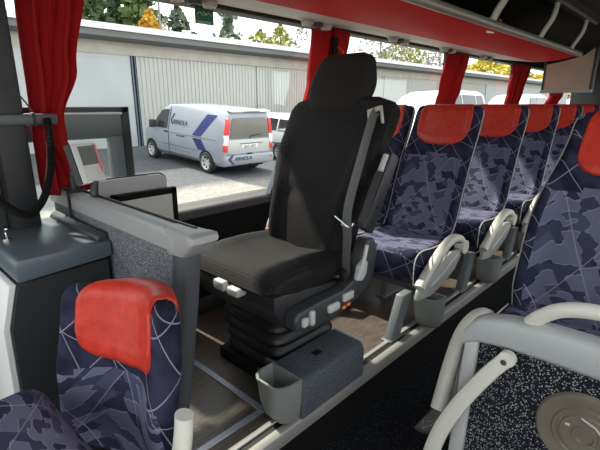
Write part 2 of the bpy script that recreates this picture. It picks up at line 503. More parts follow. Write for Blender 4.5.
# underside lining between rack and window head
b = newbm()
prism(b, [(1.56, 1.592), (1.75, 1.615), (1.98, 1.652), (1.99, 1.67), (1.56, 1.67)], 'x', .95, 5.31, .003, 1)
rbox(b, (.60, 1.50, 1.585), (.955, 1.985, 1.68), .045, 4)
struct('trim_rack_lining', b, M['lining'])

# ------------------------------------------------------------------ luggage rack
rk = thing('luggage_rack', 'overhead luggage rack with red underside and grey front rail above the windows', 'luggage rack', (3.2, 1.5, 1.62))
b = newbm(); N = 14
sec = []
for i in range(N + 1):
    t = i / N; sec.append((1.17 + .39 * t, 1.628 - .016 * math.sin(PI * t) - .036 * t))
sec2 = [(y, z + .012) for y, z in sec[::-1]]
prism(b, sec + sec2, 'x', .95, 5.31); obj('underside_panel', b, M['redpanel'], rk)
b = newbm(); rbox(b, (.95, 1.17, 1.671), (5.31, 1.99, 1.68)); obj('shelf_board', b, M['rack_in'], rk)
b = newbm(); tube(b, [(.95, 1.15, 1.64), (5.30, 1.15, 1.64)], .027, 14); obj('front_rail', b, mat('dull_grey_tube', (.30, .29, .27), .4, metal=.3), rk)
b = newbm(); lathe(b, [(0, 0), (.027, 0), (.024, .012), (.014, .02), (0, .022)], Matrix.Translation((5.30, 1.15, 1.64)) @ Matrix.Rotation(PI / 2, 4, 'Y')); obj('rail_end_cap', b, M['greyp'], rk)
for x in (1.0, 1.98, 2.97, 3.97, 4.95):
    b = newbm()
    tube(b, spline([(x, 1.16, 1.645), (x, 1.13, 1.71), (x, 1.08, 1.80), (x, 1.06, 1.90)], 6), .011, 10, up=(0, -1, .4), wid=.042, power=.6)
    obj('bracket', b, M['brk'], rk)
b = newbm(); tube(b, [(.95, 1.05, 1.915), (5.3, 1.05, 1.915)], .014, 10); obj('upper_rail', b, mat('ceiling_rail_grey', (.13, .125, .115), .5), rk)
b = newbm(); rbox(b, (.95, 1.04, 1.925), (5.3, 1.13, 1.98)); obj('upper_fascia', b, M['ceil'], rk)
b = newbm(); cyl(b, (3.04, 1.136, 1.668), (3.04, 1.128, 1.676), .012, 12); obj('reflector', b, M['tred'], rk)
b = newbm(); prism(b, [(3.0, 1.195), (3.10, 1.185), (3.12, 1.20), (3.05, 1.215)], 'z', 1.6075, 1.613)
obj('sticker', b, M['twhite'], rk)

# reading light units on the lining
def light_unit():
    u = thing('reading_light_unit', '', 'reading light', (0, 0, 0), 'reading light units under the luggage rack')
    b = newbm(); lathe(b, [(0, .0), (.11, 0), (.105, -.012), (.085, -.02), (0, -.022)], Matrix.Diagonal((1.5, .62, 1, 1)), 28); obj('housing', b, M['lining'], u, world=False)
    for k, x in enumerate((-.09, .0, .085)):
        b = newbm(); lathe(b, [(0, -.018), (.034, -.018), (.037, -.028), (.03, -.045), (.022, -.048), (.018, -.034), (0, -.034)], Matrix.Translation((x, .005 * (k - 1), 0)), 18)
        obj('lamp' if k != 1 else 'air_nozzle', b, M['headl'] if k != 1 else M['slate'], u, world=False)
    return u
lu0 = light_unit()
LUL = ['reading light unit above the window ahead of the black seat, beside the green sticker',
       'reading light unit directly above the headrest of the black seat',
       'reading light unit between the second and third red curtains',
       'reading light unit beside the top of the third red curtain',
       'reading light unit nearest the tan divider board']
for i, x in enumerate((1.22, 2.05, 2.95, 3.75, 4.6)):
    if i == 0: u = lu0; u.location = (x, 1.80, 1.632)
    else: u = dup(lu0, (x, 1.80, 1.632))
    u['label'] = LUL[i]

# tan divider board at the end of the rack
dv = thing('divider_board', 'tan board in a grey frame hanging across the end of the luggage rack', 'divider', (5.35, 1.2, 1.28))
b = newbm(); prism(b, [(1.03, 1.30), (1.45, 1.30), (1.45, 1.56), (1.30, 1.585), (1.12, 1.63), (1.03, 1.70)], 'x', 5.34, 5.36); obj('board', b, M['tan'], dv)
b = newbm(); rbox(b, (5.325, 1.0, 1.272), (5.375, 1.475, 1.302), .006); obj('bottom_bar', b, M['greyp'], dv)
b = newbm(); rbox(b, (5.33, 1.45, 1.30), (5.37, 1.47, 1.58), .004, 1); obj('side_bar', b, M['slate'], dv)
b = newbm(); tube(b, spline([(5.35, 1.012, 1.29), (5.35, 1.012, 1.5), (5.35, .995, 1.72), (5.35, .965, 1.92)], 5), .02, 10, up=(1, 0, 0)); obj('grab_pole', b, M['slate'], dv)

# ------------------------------------------------------------------ curtains
def curtain(name, label, prof, folds, amp, ph=0., y=1.955, group=None):
    """prof: list of (z, x0, x1)"""
    nz, nx = 36, 72
    zs = [p[0] for p in prof]
    def at(z):
        for i in range(len(prof) - 1):
            z0, z1 = prof[i][0], prof[i + 1][0]
            if z0 >= z >= z1:
                t = (z0 - z) / (z0 - z1); t = t * t * (3 - 2 * t)
                return [prof[i][k] + (prof[i + 1][k] - prof[i][k]) * t for k in (1, 2)]
        return prof[-1][1:]
    b = newbm(); g = []
    for i in range(nz + 1):
        z = zs[0] + (zs[-1] - zs[0]) * i / nz
        x0, x1 = at(z); row = []
        for j in range(nx + 1):
            t = j / nx
            a = amp * (.75 + .5 * math.sin(3.1 * t * folds + ph))
            dy = a * math.sin(2 * PI * folds * t + ph + .8 * math.sin(i / nz * 2.2))
            row.append(b.verts.new((x0 + (x1 - x0) * t + .4 * a * math.cos(4 * PI * folds * t), y + dy, z)))
        g.append(row)
    for i in range(nz):
        for j in range(nx):
            b.faces.new([g[i][j], g[i][j + 1], g[i + 1][j + 1], g[i + 1][j]])
    o = obj(name, b, M['curtain'], None, loc=((prof[-1][1] + prof[-1][2]) / 2, y, prof[-1][0]), angle=180)
    s = o.modifiers.new('thickness', 'SOLIDIFY'); s.thickness = .003
    return tag(o, label, 'curtain', group)
curtain('curtain', 'long red curtain gathered beside the dark front post at far left',
        [(1.63, .56, .80), (1.30, .555, .73), (1.10, .555, .655), (1.02, .55, .655), (.86, .545, .73), (.80, .55, .74)], 3.6, .034, .4, 1.945)
CG = 'red curtains gathered at the window posts'
curtain('curtain', 'red curtain behind the headrest of the black high-backed seat',
        [(1.63, 2.19, 2.60), (1.3, 2.15, 2.49), (1.16, 2.11, 2.42), (1.0, 2.14, 2.33), (.75, 2.12, 2.4)], 4.2, .022, 1.2, group=CG)
curtain('curtain', 'red curtain above the first red headrest behind the black seat',
        [(1.63, 4.08, 4.56), (1.3, 3.98, 4.40), (1.16, 3.93, 4.29), (1.0, 3.96, 4.2), (.75, 3.92, 4.25)], 4.4, .022, .3, group=CG)
curtain('curtain', 'red curtain just left of the tan divider board, above the second and third headrests',
        [(1.63, 5.88, 6.46), (1.3, 5.76, 6.26), (1.16, 5.69, 6.17), (1.0, 5.73, 6.0), (.75, 5.7, 6.1)], 4.4, .022, 2., group=CG)
curtain('curtain', 'red curtain seen just below the tan divider board',
        [(1.63, 7.95, 8.45), (1.3, 7.65, 8.25), (1.16, 7.45, 8.0), (1.0, 7.55, 7.9), (.75, 7.5, 7.9)], 4.4, .022, .9, group=CG)
hk = thing('curtain_hook', 'black hook with a short red strap on the curtain behind the black seat', 'hook', (2.36, 1.90, 1.5))
b = newbm(); rbox(b, (2.335, 1.905, 1.46), (2.385, 1.925, 1.58), .008); obj('hook_plate', b, M['blacksoft'], hk)
b = newbm(); tube(b, spline([(2.37, 1.90, 1.52), (2.39, 1.885, 1.49), (2.42, 1.90, 1.47), (2.41, 1.905, 1.43)], 5), .01, 8, wid=.016); obj('strap', b, M['tred'], hk)

# ------------------------------------------------------------------ entrance door leaf
dr = newbm()
for a_, b_ in (((.50, 2.075, 1.118), (1.0, 2.125, 1.148)), ((.955, 2.075, .20), (1.0, 2.125, 1.148)), ((.45, 2.075, .20), (.50, 2.125, 1.148)), ((.45, 2.075, -.55), (1.0, 2.125, .22))):
    rbox(dr, a_, b_, .004, 1)
dleaf = struct('door_1', dr, M['black'])
b = newbm()
rbox(b, (.50, 2.068, 1.005), (.955, 2.11, 1.118), .010, 2); rbox(b, (.885, 2.068, .22), (.955, 2.11, 1.03), .010, 2)
obj('inner_frame', b, mat('worn_grey_frame', (.115, .125, .135), .45), dleaf)
b = newbm(); rbox(b, (.50, 2.064, 1.112), (.96, 2.10, 1.123), .003, 1); obj('top_trim', b, M['lgrey'], dleaf)
b = newbm(); rbox(b, (.50, 2.085, .22), (.885, 2.091, 1.005)); obj('pane', b, M['glass'], dleaf)
# rounded pad and framed panel inside the door
gp = thing('door_ledge_panel', 'light grey rounded panel with a black framed lower pane beyond the partition', 'panel', (.94, 1.93, .0))
b = newbm()
pts = []
for cx, cz, a0 in ((.79, .785, PI), (1.055, .785, PI / 2)):
    for k in range(7):
        a = a0 - k * PI / 12; pts.append((cx + .045 * math.cos(a), cz + .045 * math.sin(a)))
prism(b, [(.745, .45)] + pts + [(1.10, .45)], 'y', 1.955, 1.985, .004, 1); obj('rounded_pad', b, M['lgrey'], gp)
b = newbm()
prism(b, [(.745, .45)] + [(x * 1.0 + (.006 if x > .9 else -.006), z + .006) for x, z in pts] + [(1.106, .45)], 'y', 1.968, 1.980); obj('edge_seal', b, M['black'], gp)
b = newbm()
rbox(b, (.80, 1.90, .735), (1.12, 1.93, .765), .003, 1); rbox(b, (1.095, 1.90, 0), (1.12, 1.93, .765), .003, 1); rbox(b, (.80, 1.90, 0), (.825, 1.93, .765), .003, 1)
obj('black_frame', b, M['blacksoft'], gp)
b = newbm(); rbox(b, (.825, 1.908, .3), (1.095, 1.918, .735)); obj('pale_pane', b, mat('pale_pane_board', (.55, .54, .49), .5), gp)
b = newbm(); rbox(b, (.825, 1.908, 0), (1.095, 1.918, .3)); obj('lower_board', b, M['blacksoft'], gp)

# ------------------------------------------------------------------ partition
pt = thing('partition_wall', 'low carpeted partition with a grey top rail and end post at left', 'partition', (.62, 1.5, -.55))
b = newbm(); prism(b, [(1.05, .765), (2.03, .765), (2.03, -.55), (1.30, -.55), (1.20, 0)], 'x', .60, .63); obj('carpet_panel', b, M['part_carpet'], pt)
b = newbm(); rbox(b, (.63, 1.22, .0), (.645, 2.03, .765)); obj('rear_board', b, M['blacksoft'], pt)
b = newbm(); prism(b, [(.592, .757), (.592, .80), (.60, .818), (.615, .826), (.635, .826), (.65, .815), (.655, .79), (.65, .757)], 'y', 1.04, 2.05, .002, 1)
obj('top_rail', b, M['partgrey'], pt)
b = newbm(); rbox(b, (.636, 1.0, .824), (.646, 2.05, .832), .002, 1); obj('rail_seal', b, M['black'], pt)
b = newbm()
def post_ring(z, y, hx, hy):
    r = []
    for j in range(16):
        a = 2 * PI * j / 16; ca, sa = math.cos(a), math.sin(a)
        r.append((.625 + hx * math.copysign(abs(ca) ** .5, ca), y + hy * math.copysign(abs(sa) ** .5, sa), z))
    return r
loft(b, [post_ring(-.55, 1.33, .030, .038), post_ring(0., 1.205, .030, .038), post_ring(.35, 1.115, .030, .037), post_ring(.60, 1.06, .030, .037), post_ring(.72, 1.04, .031, .038), post_ring(.80, 1.03, .031, .038)])
obj('end_post', b, M['postgrey'], pt)
b = newbm()
rings = []
for y, z0, z1, hw in ((1.09, .735, .828, .034), (1.04, .735, .829, .036), (1.0, .75, .829, .040), (.97, .775, .829, .044), (.945, .795, .828, .045), (.937, .803, .822, .04)):
    c = (z0 + z1) / 2; h = (z1 - z0) / 2; ring = []
    for j in range(16):
        a = 2 * PI * j / 16; ca, sa = math.cos(a), math.sin(a)
        ring.append((.628 + hw * math.copysign(abs(ca) ** .45, ca), y, c + h * math.copysign(abs(sa) ** .45, sa)))
    rings.append(ring)
loft(b, rings); obj('end_cap', b, M['partgrey'], pt, fixn=True)
b = newbm(); rbox(b, (.585, 1.075, .60), (.60, 1.10, .625), .004); rbox(b, (.575, 1.08, .585), (.59, 1.095, .605), .004); obj('latch', b, M['black'], pt)

# things on the partition
tk = thing('ticket_display', 'white tilted ticket display on the far end of the partition rail', 'display', (.62, 1.66, .83))
rot = Matrix.Translation((.63, 1.70, .945)) @ Matrix.Scale(.88, 4) @ Matrix.Rotation(R(112), 4, 'Z') @ Matrix.Rotation(R(16), 4, 'Y')
b = newbm(); rbox(b, (-.02, -.062, -.085), (.02, .062, .085), .006, 2, mtx=rot); obj('casing', b, M['white'], tk)
b = newbm(); rbox(b, (-.024, -.050, -.01), (-.0195, .035, .07), mtx=rot); obj('screen', b, M['screen'], tk)
b = newbm(); rbox(b, (-.024, -.060, -.05), (-.0195, -.047, .075), mtx=rot); obj('pink_slip', b, M['pinkp'], tk)
b = newbm(); rbox(b, (-.0245, -.02, -.075), (-.0195, .045, -.02), mtx=rot); obj('paper_label', b, M['white'], tk)
b = newbm(); rbox(b, (-.016, .0615, -.084), (.016, .068, .084), mtx=rot); obj('side_grip', b, M['slate'], tk)
b = newbm(); tube(b, [(.632, 1.665, .826), (.642, 1.675, .88)], .015, 10); obj('foot', b, M['char'], tk)
bt = thing('small_bottle', 'small black capped cylinder standing beside the ticket display', 'bottle', (.61, 1.83, .829))
b = newbm(); lathe(b, [(0, 0), (.016, 0), (.017, .01), (.017, .055), (.014, .062), (0, .062)], Matrix.Translation((.612, 1.80, .829)), 18); obj('body', b, M['black'], bt)
b = newbm(); lathe(b, [(0, .062), (.011, .062), (.011, .08), (.008, .083), (0, .083)], Matrix.Translation((.612, 1.80, .829)), 14); obj('cap', b, M['slate'], bt)
b = newbm(); prism(b, [(1.775, .829), (1.84, .829), (1.84, .837), (1.775, .837)], 'x', .585, .64); prism(b, [(1.80, .70), (1.815, .70), (1.815, .837), (1.80, .837)], 'x', .583, .59); obj('clip_tray', b, M['black'], bt)

# bar with clamp beside the front post
gb = thing('grab_bar', 'short grey horizontal bar with a black clamp crossing the front curtain', 'bar', (.48, 1.85, 1.10))
b = newbm(); rbox(b, (.40, 1.835, 1.085), (.60, 1.862, 1.125), .006); obj('bar', b, M['postgrey'], gb)
b = newbm(); rbox(b, (.515, 1.828, 1.08), (.524, 1.868, 1.13), .003, 1); obj('clamp', b, M['black'], gb)
# black cables
cb = thing('coiled_cable', 'black coiled cable hanging in a loop beside the front post', 'cable', (.5, 1.8, .75))
path = spline([(.560, 1.825, 1.11), (.548, 1.80, 1.0), (.530, 1.79, .91), (.495, 1.78, .825), (.445, 1.77, .775), (.40, 1.77, .785), (.35, 1.78, .84), (.30, 1.80, .92)], 14)
b = newbm(); tube(b, path, .007, 8); obj('core', b, M['black'], cb)
b = newbm(); hel = []
Lp = len(path); acc = 0
for i in range(Lp - 1):
    for q in range(9):
        t = q / 9; p = path[i].lerp(path[i + 1], t); d = (path[i + 1] - path[i]).normalized()
        s = d.cross(Vector((0, 1, 0))).normalized(); u = s.cross(d); a = 2 * PI * (i * 9 + q) / 9
        hel.append(p + s * .0115 * math.cos(a) + u * .0115 * math.sin(a))
tube(b, hel, .0034, 5); obj('coil', b, M['blacksoft'], cb)
mc = thing('gooseneck_microphone', 'thin black gooseneck microphone at the far left edge', 'microphone', (.38, 1.83, 1.2))
b = newbm(); tube(b, spline([(.41, 1.83, 1.262), (.44, 1.82, 1.235), (.485, 1.815, 1.18), (.51, 1.815, 1.135)], 8), .003, 8); obj('wire', b, M['slate'], mc)
b = newbm(); tube(b, [(.34, 1.83, 1.30), (.42, 1.828, 1.252)], .013, 12); obj('handle', b, M['black'], mc)
b = newbm(); rbox(b, (.30, 1.815, 1.24), (.375, 1.93, 1.32), .008); obj('holder', b, M['lining'], mc)
b = newbm(); rbox(b, (.30, 1.82, 1.14), (.395, 1.93, 1.215), .008); obj('holder_base', b, M['blacksoft'], mc)

# ------------------------------------------------------------------ grey box beside the partition
cbx = thing('cool_box', 'grey lidded cabinet with charcoal sides standing against the partition', 'cabinet', (.45, 1.77, -.55))
b = newbm(); prism(b, [(.300, .62), (.585, .635), (.585, -.55), (.29, -.55), (.268, -.1), (.256, .2), (.262, .48)], 'y', 1.485, 1.985, .004, 1); obj('body', b, M['boxside'], cbx)
b = newbm(); prism(b, [(.300, .628), (.595, .645), (.595, .70), (.315, .70), (.303, .692), (.299, .68)], 'y', 1.472, 1.99, .006, 2); obj('lid', b, M['lid'], cbx)
b = newbm(); prism(b, [(.56, .70), (.593, .70), (.593, .722), (.585, .727), (.565, .712)], 'y', 1.50, 1.985, .002, 1); obj('lid_hinge', b, M['slate'], cbx)
b = newbm(); prism(b, [(.278, .622), (.299, .622), (.261, .48), (.255, .2), (.267, -.1), (.289, -.55), (.268, -.55), (.246, -.1), (.234, .2), (.24, .48)], 'y', 1.49, 1.98, .003, 1); obj('front_panel', b, M['white'], cbx)
ky = thing('lock_key', 'small metal key standing in the lock of the grey cabinet lid', 'key', (.36, 1.72, .70))
b = newbm(); cyl(b, (.345, 1.735, .699), (.345, 1.735, .708), .014); obj('lock', b, M['steel'], ky)
b = newbm(); rbox(b, (.342, 1.728, .706), (.348, 1.742, .735), .002, 1); cyl(b, (.341, 1.735, .742), (.349, 1.735, .742), .013, 14); obj('bow', b, M['steel'], ky)

# ------------------------------------------------------------------ passenger seats
def back_fn(W, z0, z1, x0, x1, th, wing=.045, rnd=.05, headw=.9, neck=None):
    def hw(s):
        w = W * (1 - (1 - headw) * sst(.45, .95, s))
        w *= (1 - .10 * (1 - sst(0, .2, s)))
        if neck: w *= 1 - neck[1] * math.exp(-((s - neck[0]) / .11) ** 2)
        if s > 1 - rnd * 1.6:
            q = (s - (1 - rnd * 1.6)) / (rnd * 1.6); w -= .035 * (1 - math.sqrt(max(0, 1 - q * q)))
        return w
    def mid(s, t):
        x = x0 + (x1 - x0) * s - .018 * math.sin(PI * min(1, s * 1.25))
        x -= wing * (sst(.55, 1., abs(t)) * (1 - .35 * sst(.6, .9, s)) if not neck else sst(.15, 1., abs(t)) * (.5 + .5 * sst(.4, .7, s)))
        return x
    def thick(s):
        k = 1.
        if s > 1 - rnd: k = math.sqrt(max(0, 1 - ((s - 1 + rnd) / rnd) ** 2))
        if s < .06: k *= math.sqrt(max(0, 1 - ((.06 - s) / .06) ** 2))
        return th * (1 - .22 * s) * k
    def edge(t): return max(0, 1 - abs(t) ** 7) ** .5
    def P(t, s, side, off=0.):
        e = edge(t); h = thick(s) / 2 * (.16 + .84 * e) if abs(t) < 1 else thick(s) / 2 * .16
        x = mid(s, t) - side * h
        if side > 0: x -= (.012 if not neck else 0) * sst(.55, .75, s) * (1 - abs(t) ** 4)
        p = Vector((x, hw(s) * t, z0 + (z1 - z0) * s))
        if off:
            p.x -= side * off
        return p
    return P, hw, mid

def grid_t(n=26):
    return [math.copysign(1 - (1 - abs(u)) ** 1.6, u) for u in [-1 + 2 * i / n for i in range(n + 1)]]

def build_back(root, W, z0, z1, x0, x1, th, pad_s0, pad_t, ins_s, headw=.9, wing=.045, shift=0., pipe=True, neck=None, ins_t=.80, padx=0.):
    P, hw, mid = back_fn(W, z0, z1, x0, x1, th, wing, headw=headw, neck=neck)
    b = newbm(); ts = grid_t(28); ns = 44
    ss = [1 - (1 - i / ns) ** 1.35 for i in range(ns + 1)]
    fr = [[b.verts.new(P(t, s, 1)) for t in ts] for s in ss]
    bk = [[b.verts.new(P(t, s, -1)) for t in ts] for s in ss]
    nt = len(ts)
    for i in range(ns):
        for j in range(nt - 1):
            f = b.faces.new([fr[i][j], fr[i][j + 1], fr[i + 1][j + 1], fr[i + 1][j]])
            tm = (ts[j] + ts[j + 1]) / 2; sm = (ss[i] + ss[i + 1]) / 2
            f.material_index = 0 if (sm < ins_s + .05 * (1 - tm * tm) and abs(tm) < ins_t) else 1
            b.faces.new([bk[i][j + 1], bk[i][j], bk[i + 1][j], bk[i + 1][j + 1]]).material_index = 1
        for j, fl in ((0, 1), (nt - 1, 0)):
            q = [fr[i][j], fr[i + 1][j], bk[i + 1][j], bk[i][j]]
            b.faces.new(q if fl else q[::-1]).material_index = 1
    for i, fl in ((0, 0), (ns, 1)):
        for j in range(nt - 1):
            q = [fr[i][j], fr[i][j + 1], bk[i][j + 1], bk[i][j]]
            try: b.faces.new(q if fl else q[::-1]).material_index = 1
            except ValueError: pass
    bmesh.ops.remove_doubles(b, verts=b.verts[:], dist=1e-5)
    back = obj('backrest', b, [M['fab'], M['fabl']], root, world=False, angle=60, fixn=True)
    # red headrest pad
    b = newbm(); n = 30; ms = 26; rows = []
    for i in range(ms + 8 + 1):
        row = []
        for j in range(n + 1):
            q = -1 + 2 * j / n; t = q * pad_t + shift
            corner = (1 - (1 - abs(q) ** 3.2) ** .5)
            s0 = pad_s0 + (.97 - pad_s0) * .45 * corner + .012 * q * q
            if i <= ms:
                s = s0 + (1 - s0) * (i / ms) ** .8; p = P(t, min(s, 1), 1)
                k = .009 * min(1, (1 - abs(q)) * 14 + .12) * min(1, i / ms * 8 + .12)
                p.x -= k; p.z += k * sst(.85, 1, s)
            else:
                s = 1 - (i - ms) / 8 * .10; p = P(t, s, -1); k = .008 * min(1, (ms + 8 - i) / 2 + .1) * min(1, (1 - abs(q)) * 14 + .12)
                p.x += k; p.z += k * .5
            row.append(b.verts.new(p))
        rows.append(row)
    for i in range(len(rows) - 1):
        for j in range(n):
            b.faces.new([rows[i][j], rows[i][j + 1], rows[i + 1][j + 1], rows[i + 1][j]])
    hp = obj('headrest_pad', b, M['red'], root, world=False, angle=80)
    sm = hp.modifiers.new('thickness', 'SOLIDIFY'); sm.thickness = .010; sm.offset = -1 if False else 1
    for e in (-1, 1) if pipe else ():
        b = newbm()
        pts = [(P(e, s, 1) + P(e, s, -1)) / 2 + Vector((-.008, e * .003, 0)) for s in [.03 + .94 * i / 40 for i in range(41)]]
        tube(b, pts, .0035, 6); obj('piping', b, M['piping'], back, world=False)
    return P, hw

def cushion_bm(W, x0, x1, z0, z1, r=.05):
    t = newbm(); rbox(t, (x0, -W, z0), (x1, W, z1), r, 5)
    bmesh.ops.subdivide_edges(t, edges=[e for e in t.edges if e.calc_length() > .12], cuts=5, use_grid_fill=True)
    for v in t.verts:
        q = v.co
        if q.z > (z0 + z1) / 2:
            q.z += -.018 * (1 - min(1, abs(q.y / W)) ** 2) * sst(x0, x0 + .12, q.x) + .008 * sst(x0 + .1, x0, q.x)
    t.normal_update()
    for f in t.faces:
        f.material_index = 0 if (f.normal.z > .35 and abs(f.calc_center_median().y) < W * .9) else 1
    return t

def passenger_seat(label, lean=None, headw=.98, padt=.80):
    """faces -x, origin on the floor below the cushion middle; aisle side at -y when armrest_side=-1"""
    r = thing('passenger_seat', label, 'seat', (0, 0, 0))
    build_back(r, .215, .36, 1.15, *(lean or (.27, .56)), .135, .715, padt, .60, headw=headw)
    t = cushion_bm(.222, -.20, .31, .245, .43)
    cu = obj('seat_cushion', t, [M['fab'], M['fabl']], r, world=False, angle=60)
    for e in (-1, 1):
        b = newbm(); y = e * .217
        tube(b, spline([(-.195, y, .255), (-.20, y, .34), (-.185, y, .40), (-.13, y, .425), (.0, y, .415), (.16, y, .41)], 6), .0035, 6); obj('piping', b, M['piping'], cu, world=False)
    b = newbm(); rbox(b, (-.16, -.20, .21), (.24, .20, .25), .008); obj('seat_frame', b, M['slate'], r, world=False)
    b = newbm(); prism(b, [(-.38, 0), (-.29, 0), (-.19, .225), (-.28, .225)], 'y', -.215, -.17, .006, 2); rbox(b, (-.39, -.222, -.0), (-.27, -.16, .012), .004, 1); obj('leg', b, M['leggrey'], r, world=False)
    b = newbm(); prism(b, [(.06, 0), (.17, 0), (.19, .225), (.11, .225)], 'y', .10, .145, .006, 2); rbox(b, (.04, .09, 0), (.20, .155, .016), .004, 1); obj('leg', b, M['leggrey'], r, world=False)
    return r

def armrest(r, side):
    """looped cream armrest on the aisle side"""
    y = side * .262
    b = newbm()
    pts = spline([(-.215, y, .262), (-.16, y, .305), (-.06, y, .37), (.05, y, .425), (.14, y, .445), (.22, y, .425), (.265, y, .385)], 6)
    tube(b, pts, .022, 14, up=(0, 0, 1), wid=.026, power=.7)
    a = obj('armrest', b, M['cream'], r, world=False)
    b = newbm(); cyl(b, (.265, y - .027, .37), (.265, y + .027, .37), .040, 20); obj('end_boss', b, M['cream'], a, world=False)
    b = newbm()
    prism(b, [(-.24, .20), (-.225, .25), (-.10, .29), (.0, .345), (.12, .375), (.24, .36), (.26, .33), (.18, .255), (.05, .205), (-.1, .18)], 'y', y - .010, y + .014, .005, 2)
    obj('bracket', b, M['greyp'], a, world=False)
    b = newbm(); tube(b, spline([(-.12, y - .014, .245), (.0, y - .014, .275), (.12, y - .014, .325), (.20, y - .014, .345)], 5), .007, 8); obj('lever', b, M['lining'], a, world=False)
    b = newbm(); rbox(b, (-.10, min(y, side * .20), .205), (.14, max(y, side * .20), .24), .006); obj('mount', b, M['slate'], a, world=False)
    return a

SX = [2.10, 2.93, 3.76, 4.59, 5.42, 6.25]
YA, YB = 1.215, 1.665
ORD = ['first', 'second', 'third', 'fourth', 'fifth', 'sixth']
proto = passenger_seat('x')
ps0 = dup(proto, (SX[0], YB, 0))
armrest(proto, -1)
proto.location = (SX[0], YA, 0)
AL = ['blue patchwork aisle seat with red headrest directly behind the black seat',
      'blue patchwork aisle seat second in the row behind the black seat',
      'blue patchwork aisle seat third in the row behind the black seat',
      'blue patchwork aisle seat fourth in the row, beside the end of the luggage rack',
      'blue patchwork aisle seat fifth in the row, half hidden below the tan divider board',
      'blue patchwork aisle seat sixth and farthest in the row, mostly hidden']
WL = ['window-side blue patchwork seat peeping out behind the black seat',
      'window-side seat beside the second aisle seat, under the third curtain',
      'window-side seat beside the third aisle seat, mostly hidden by red headrests',
      'window-side seat beside the fourth aisle seat, mostly hidden',
      'window-side seat beside the fifth aisle seat, mostly hidden']
GA = 'aisle seats along the window side'; GW = 'window-side seats along the window'
proto['label'] = AL[0]; proto['group'] = GA
for i in range(1, 6): dup(proto, (SX[i], YA, 0), AL[i], GA)
ps0['label'] = WL[0]; ps0['group'] = GW
for i in range(1, 5): dup(ps0, (SX[i], YB, 0), WL[i], GW)

# near-side seat behind the lower right panel
ns = passenger_seat('x', (.20, .52), .70, .70); ns.location = (1.56, .265, -.02); ns['label'] = 'large blue-grey patchwork seat with red headrest at the right edge, behind the flecked panel'
for ch in list(ns.children):
    if ch.name.startswith('leg'): ch.location.x = .12
b = newbm()
tube(b, spline([(1.66, .535, .345), (1.60, .535, .37), (1.50, .535, .385), (1.41, .535, .36), (1.345, .535, .28), (1.30, .535, .19), (1.27, .535, .13)], 6), .026, 14, up=(0, 0, 1), wid=.024, power=.7)
na = obj('armrest', b, M['cream'], ns)
b = newbm(); prism(b, [(1.32, .13), (1.36, .25), (1.42, .33), (1.58, .345), (1.62, .2), (1.5, .12)], 'y', .505, .525, .004, 1); obj('bracket', b, M['greyp'], na)
b = newbm(); rbox(b, (1.05, -.52, -.24), (9.5, .49, -.0201)); struct('floor_near_podium', b, M['aisle'])

# ------------------------------------------------------------------ litter bins
def litter_bin(label, loc):
    r = thing('litter_bin', label, 'bin', loc, 'grey litter bins along the podium edge')
    # local: back at x=.05, front at -.06, open top
    def ring(z, s, inset=0.):
        xb = .052 - inset; xf = -.055 * s - .003 + inset; w = .078 * (.72 + .28 * s) - inset
        out = []
        pts = [(xb, -w), (xb, w), (xf + .05, w), (xf + .018, w * .86), (xf, w * .55), (xf, -w * .55), (xf + .018, -w * .86), (xf + .05, -w)]
        return [(x, y, z) for x, y in pts]
    b = newbm()
    loft(b, [ring(.0, .25), ring(.012, .45), ring(.08, .8), ring(.165, 1.), ring(.172, 1.06), ring(.178, 1.06), ring(.178, 1.0, .006), ring(.08, .8, .006), ring(.012, .4, .006)])
    obj('bin_body', b, M['binp'], r, world=False, fixn=True, angle=50)
    for y in (-.03, .03):
        b = newbm(); cyl(b, (.047, y, .12), (.041, y, .12), .006, 10); obj('screw', b, M['steel'], r, world=False)
    return r
bin0 = litter_bin('empty grey litter bin fixed to the carpeted box in front of the black seat', (.945, 1.01, .02))
dup(bin0, (1.995, .955, .012), 'grey litter bin under the cream armrest of the seat directly behind the black seat')
dup(bin0, (2.825, .955, .012), 'grey litter bin under the cream armrest of the second aisle seat')
dup(bin0, (3.655, .955, .012), 'grey litter bin under the cream armrest of the third aisle seat')

# carpeted box
bx = thing('carpeted_box', 'low grey carpeted box on the floor beside the black seat base', 'box', (1.19, 1.03, 0))
b = newbm(); prism(b, [(.936, .012), (.936, .14), (.945, .165), (.96, .172), (1.11, .172), (1.125, .16), (1.125, .012)], 'x', 1.003, 1.395, .004, 1); obj('body', b, M['box_carpet'], bx)
b = newbm(); rbox(b, (1.175, 1.02, .1722), (1.215, 1.05, .1745), .001, 1); obj('finger_slot', b, M['blacksoft'], bx)
b = newbm(); rbox(b, (1.395, .95, .01), (1.41, 1.11, .178), .003, 1); obj('end_plate', b, M['lgrey'], bx)
b = newbm(); rbox(b, (1.0, 1.09, .172), (1.02, 1.14, .19), .003, 1); obj('hinge', b, M['postgrey'], bx)

# ------------------------------------------------------------------ black driver-type seat
CY = 1.245
ds = thing('black_seat', 'black high-backed suspension seat facing left in the middle of the bus', 'seat', (1.25, CY, 0))
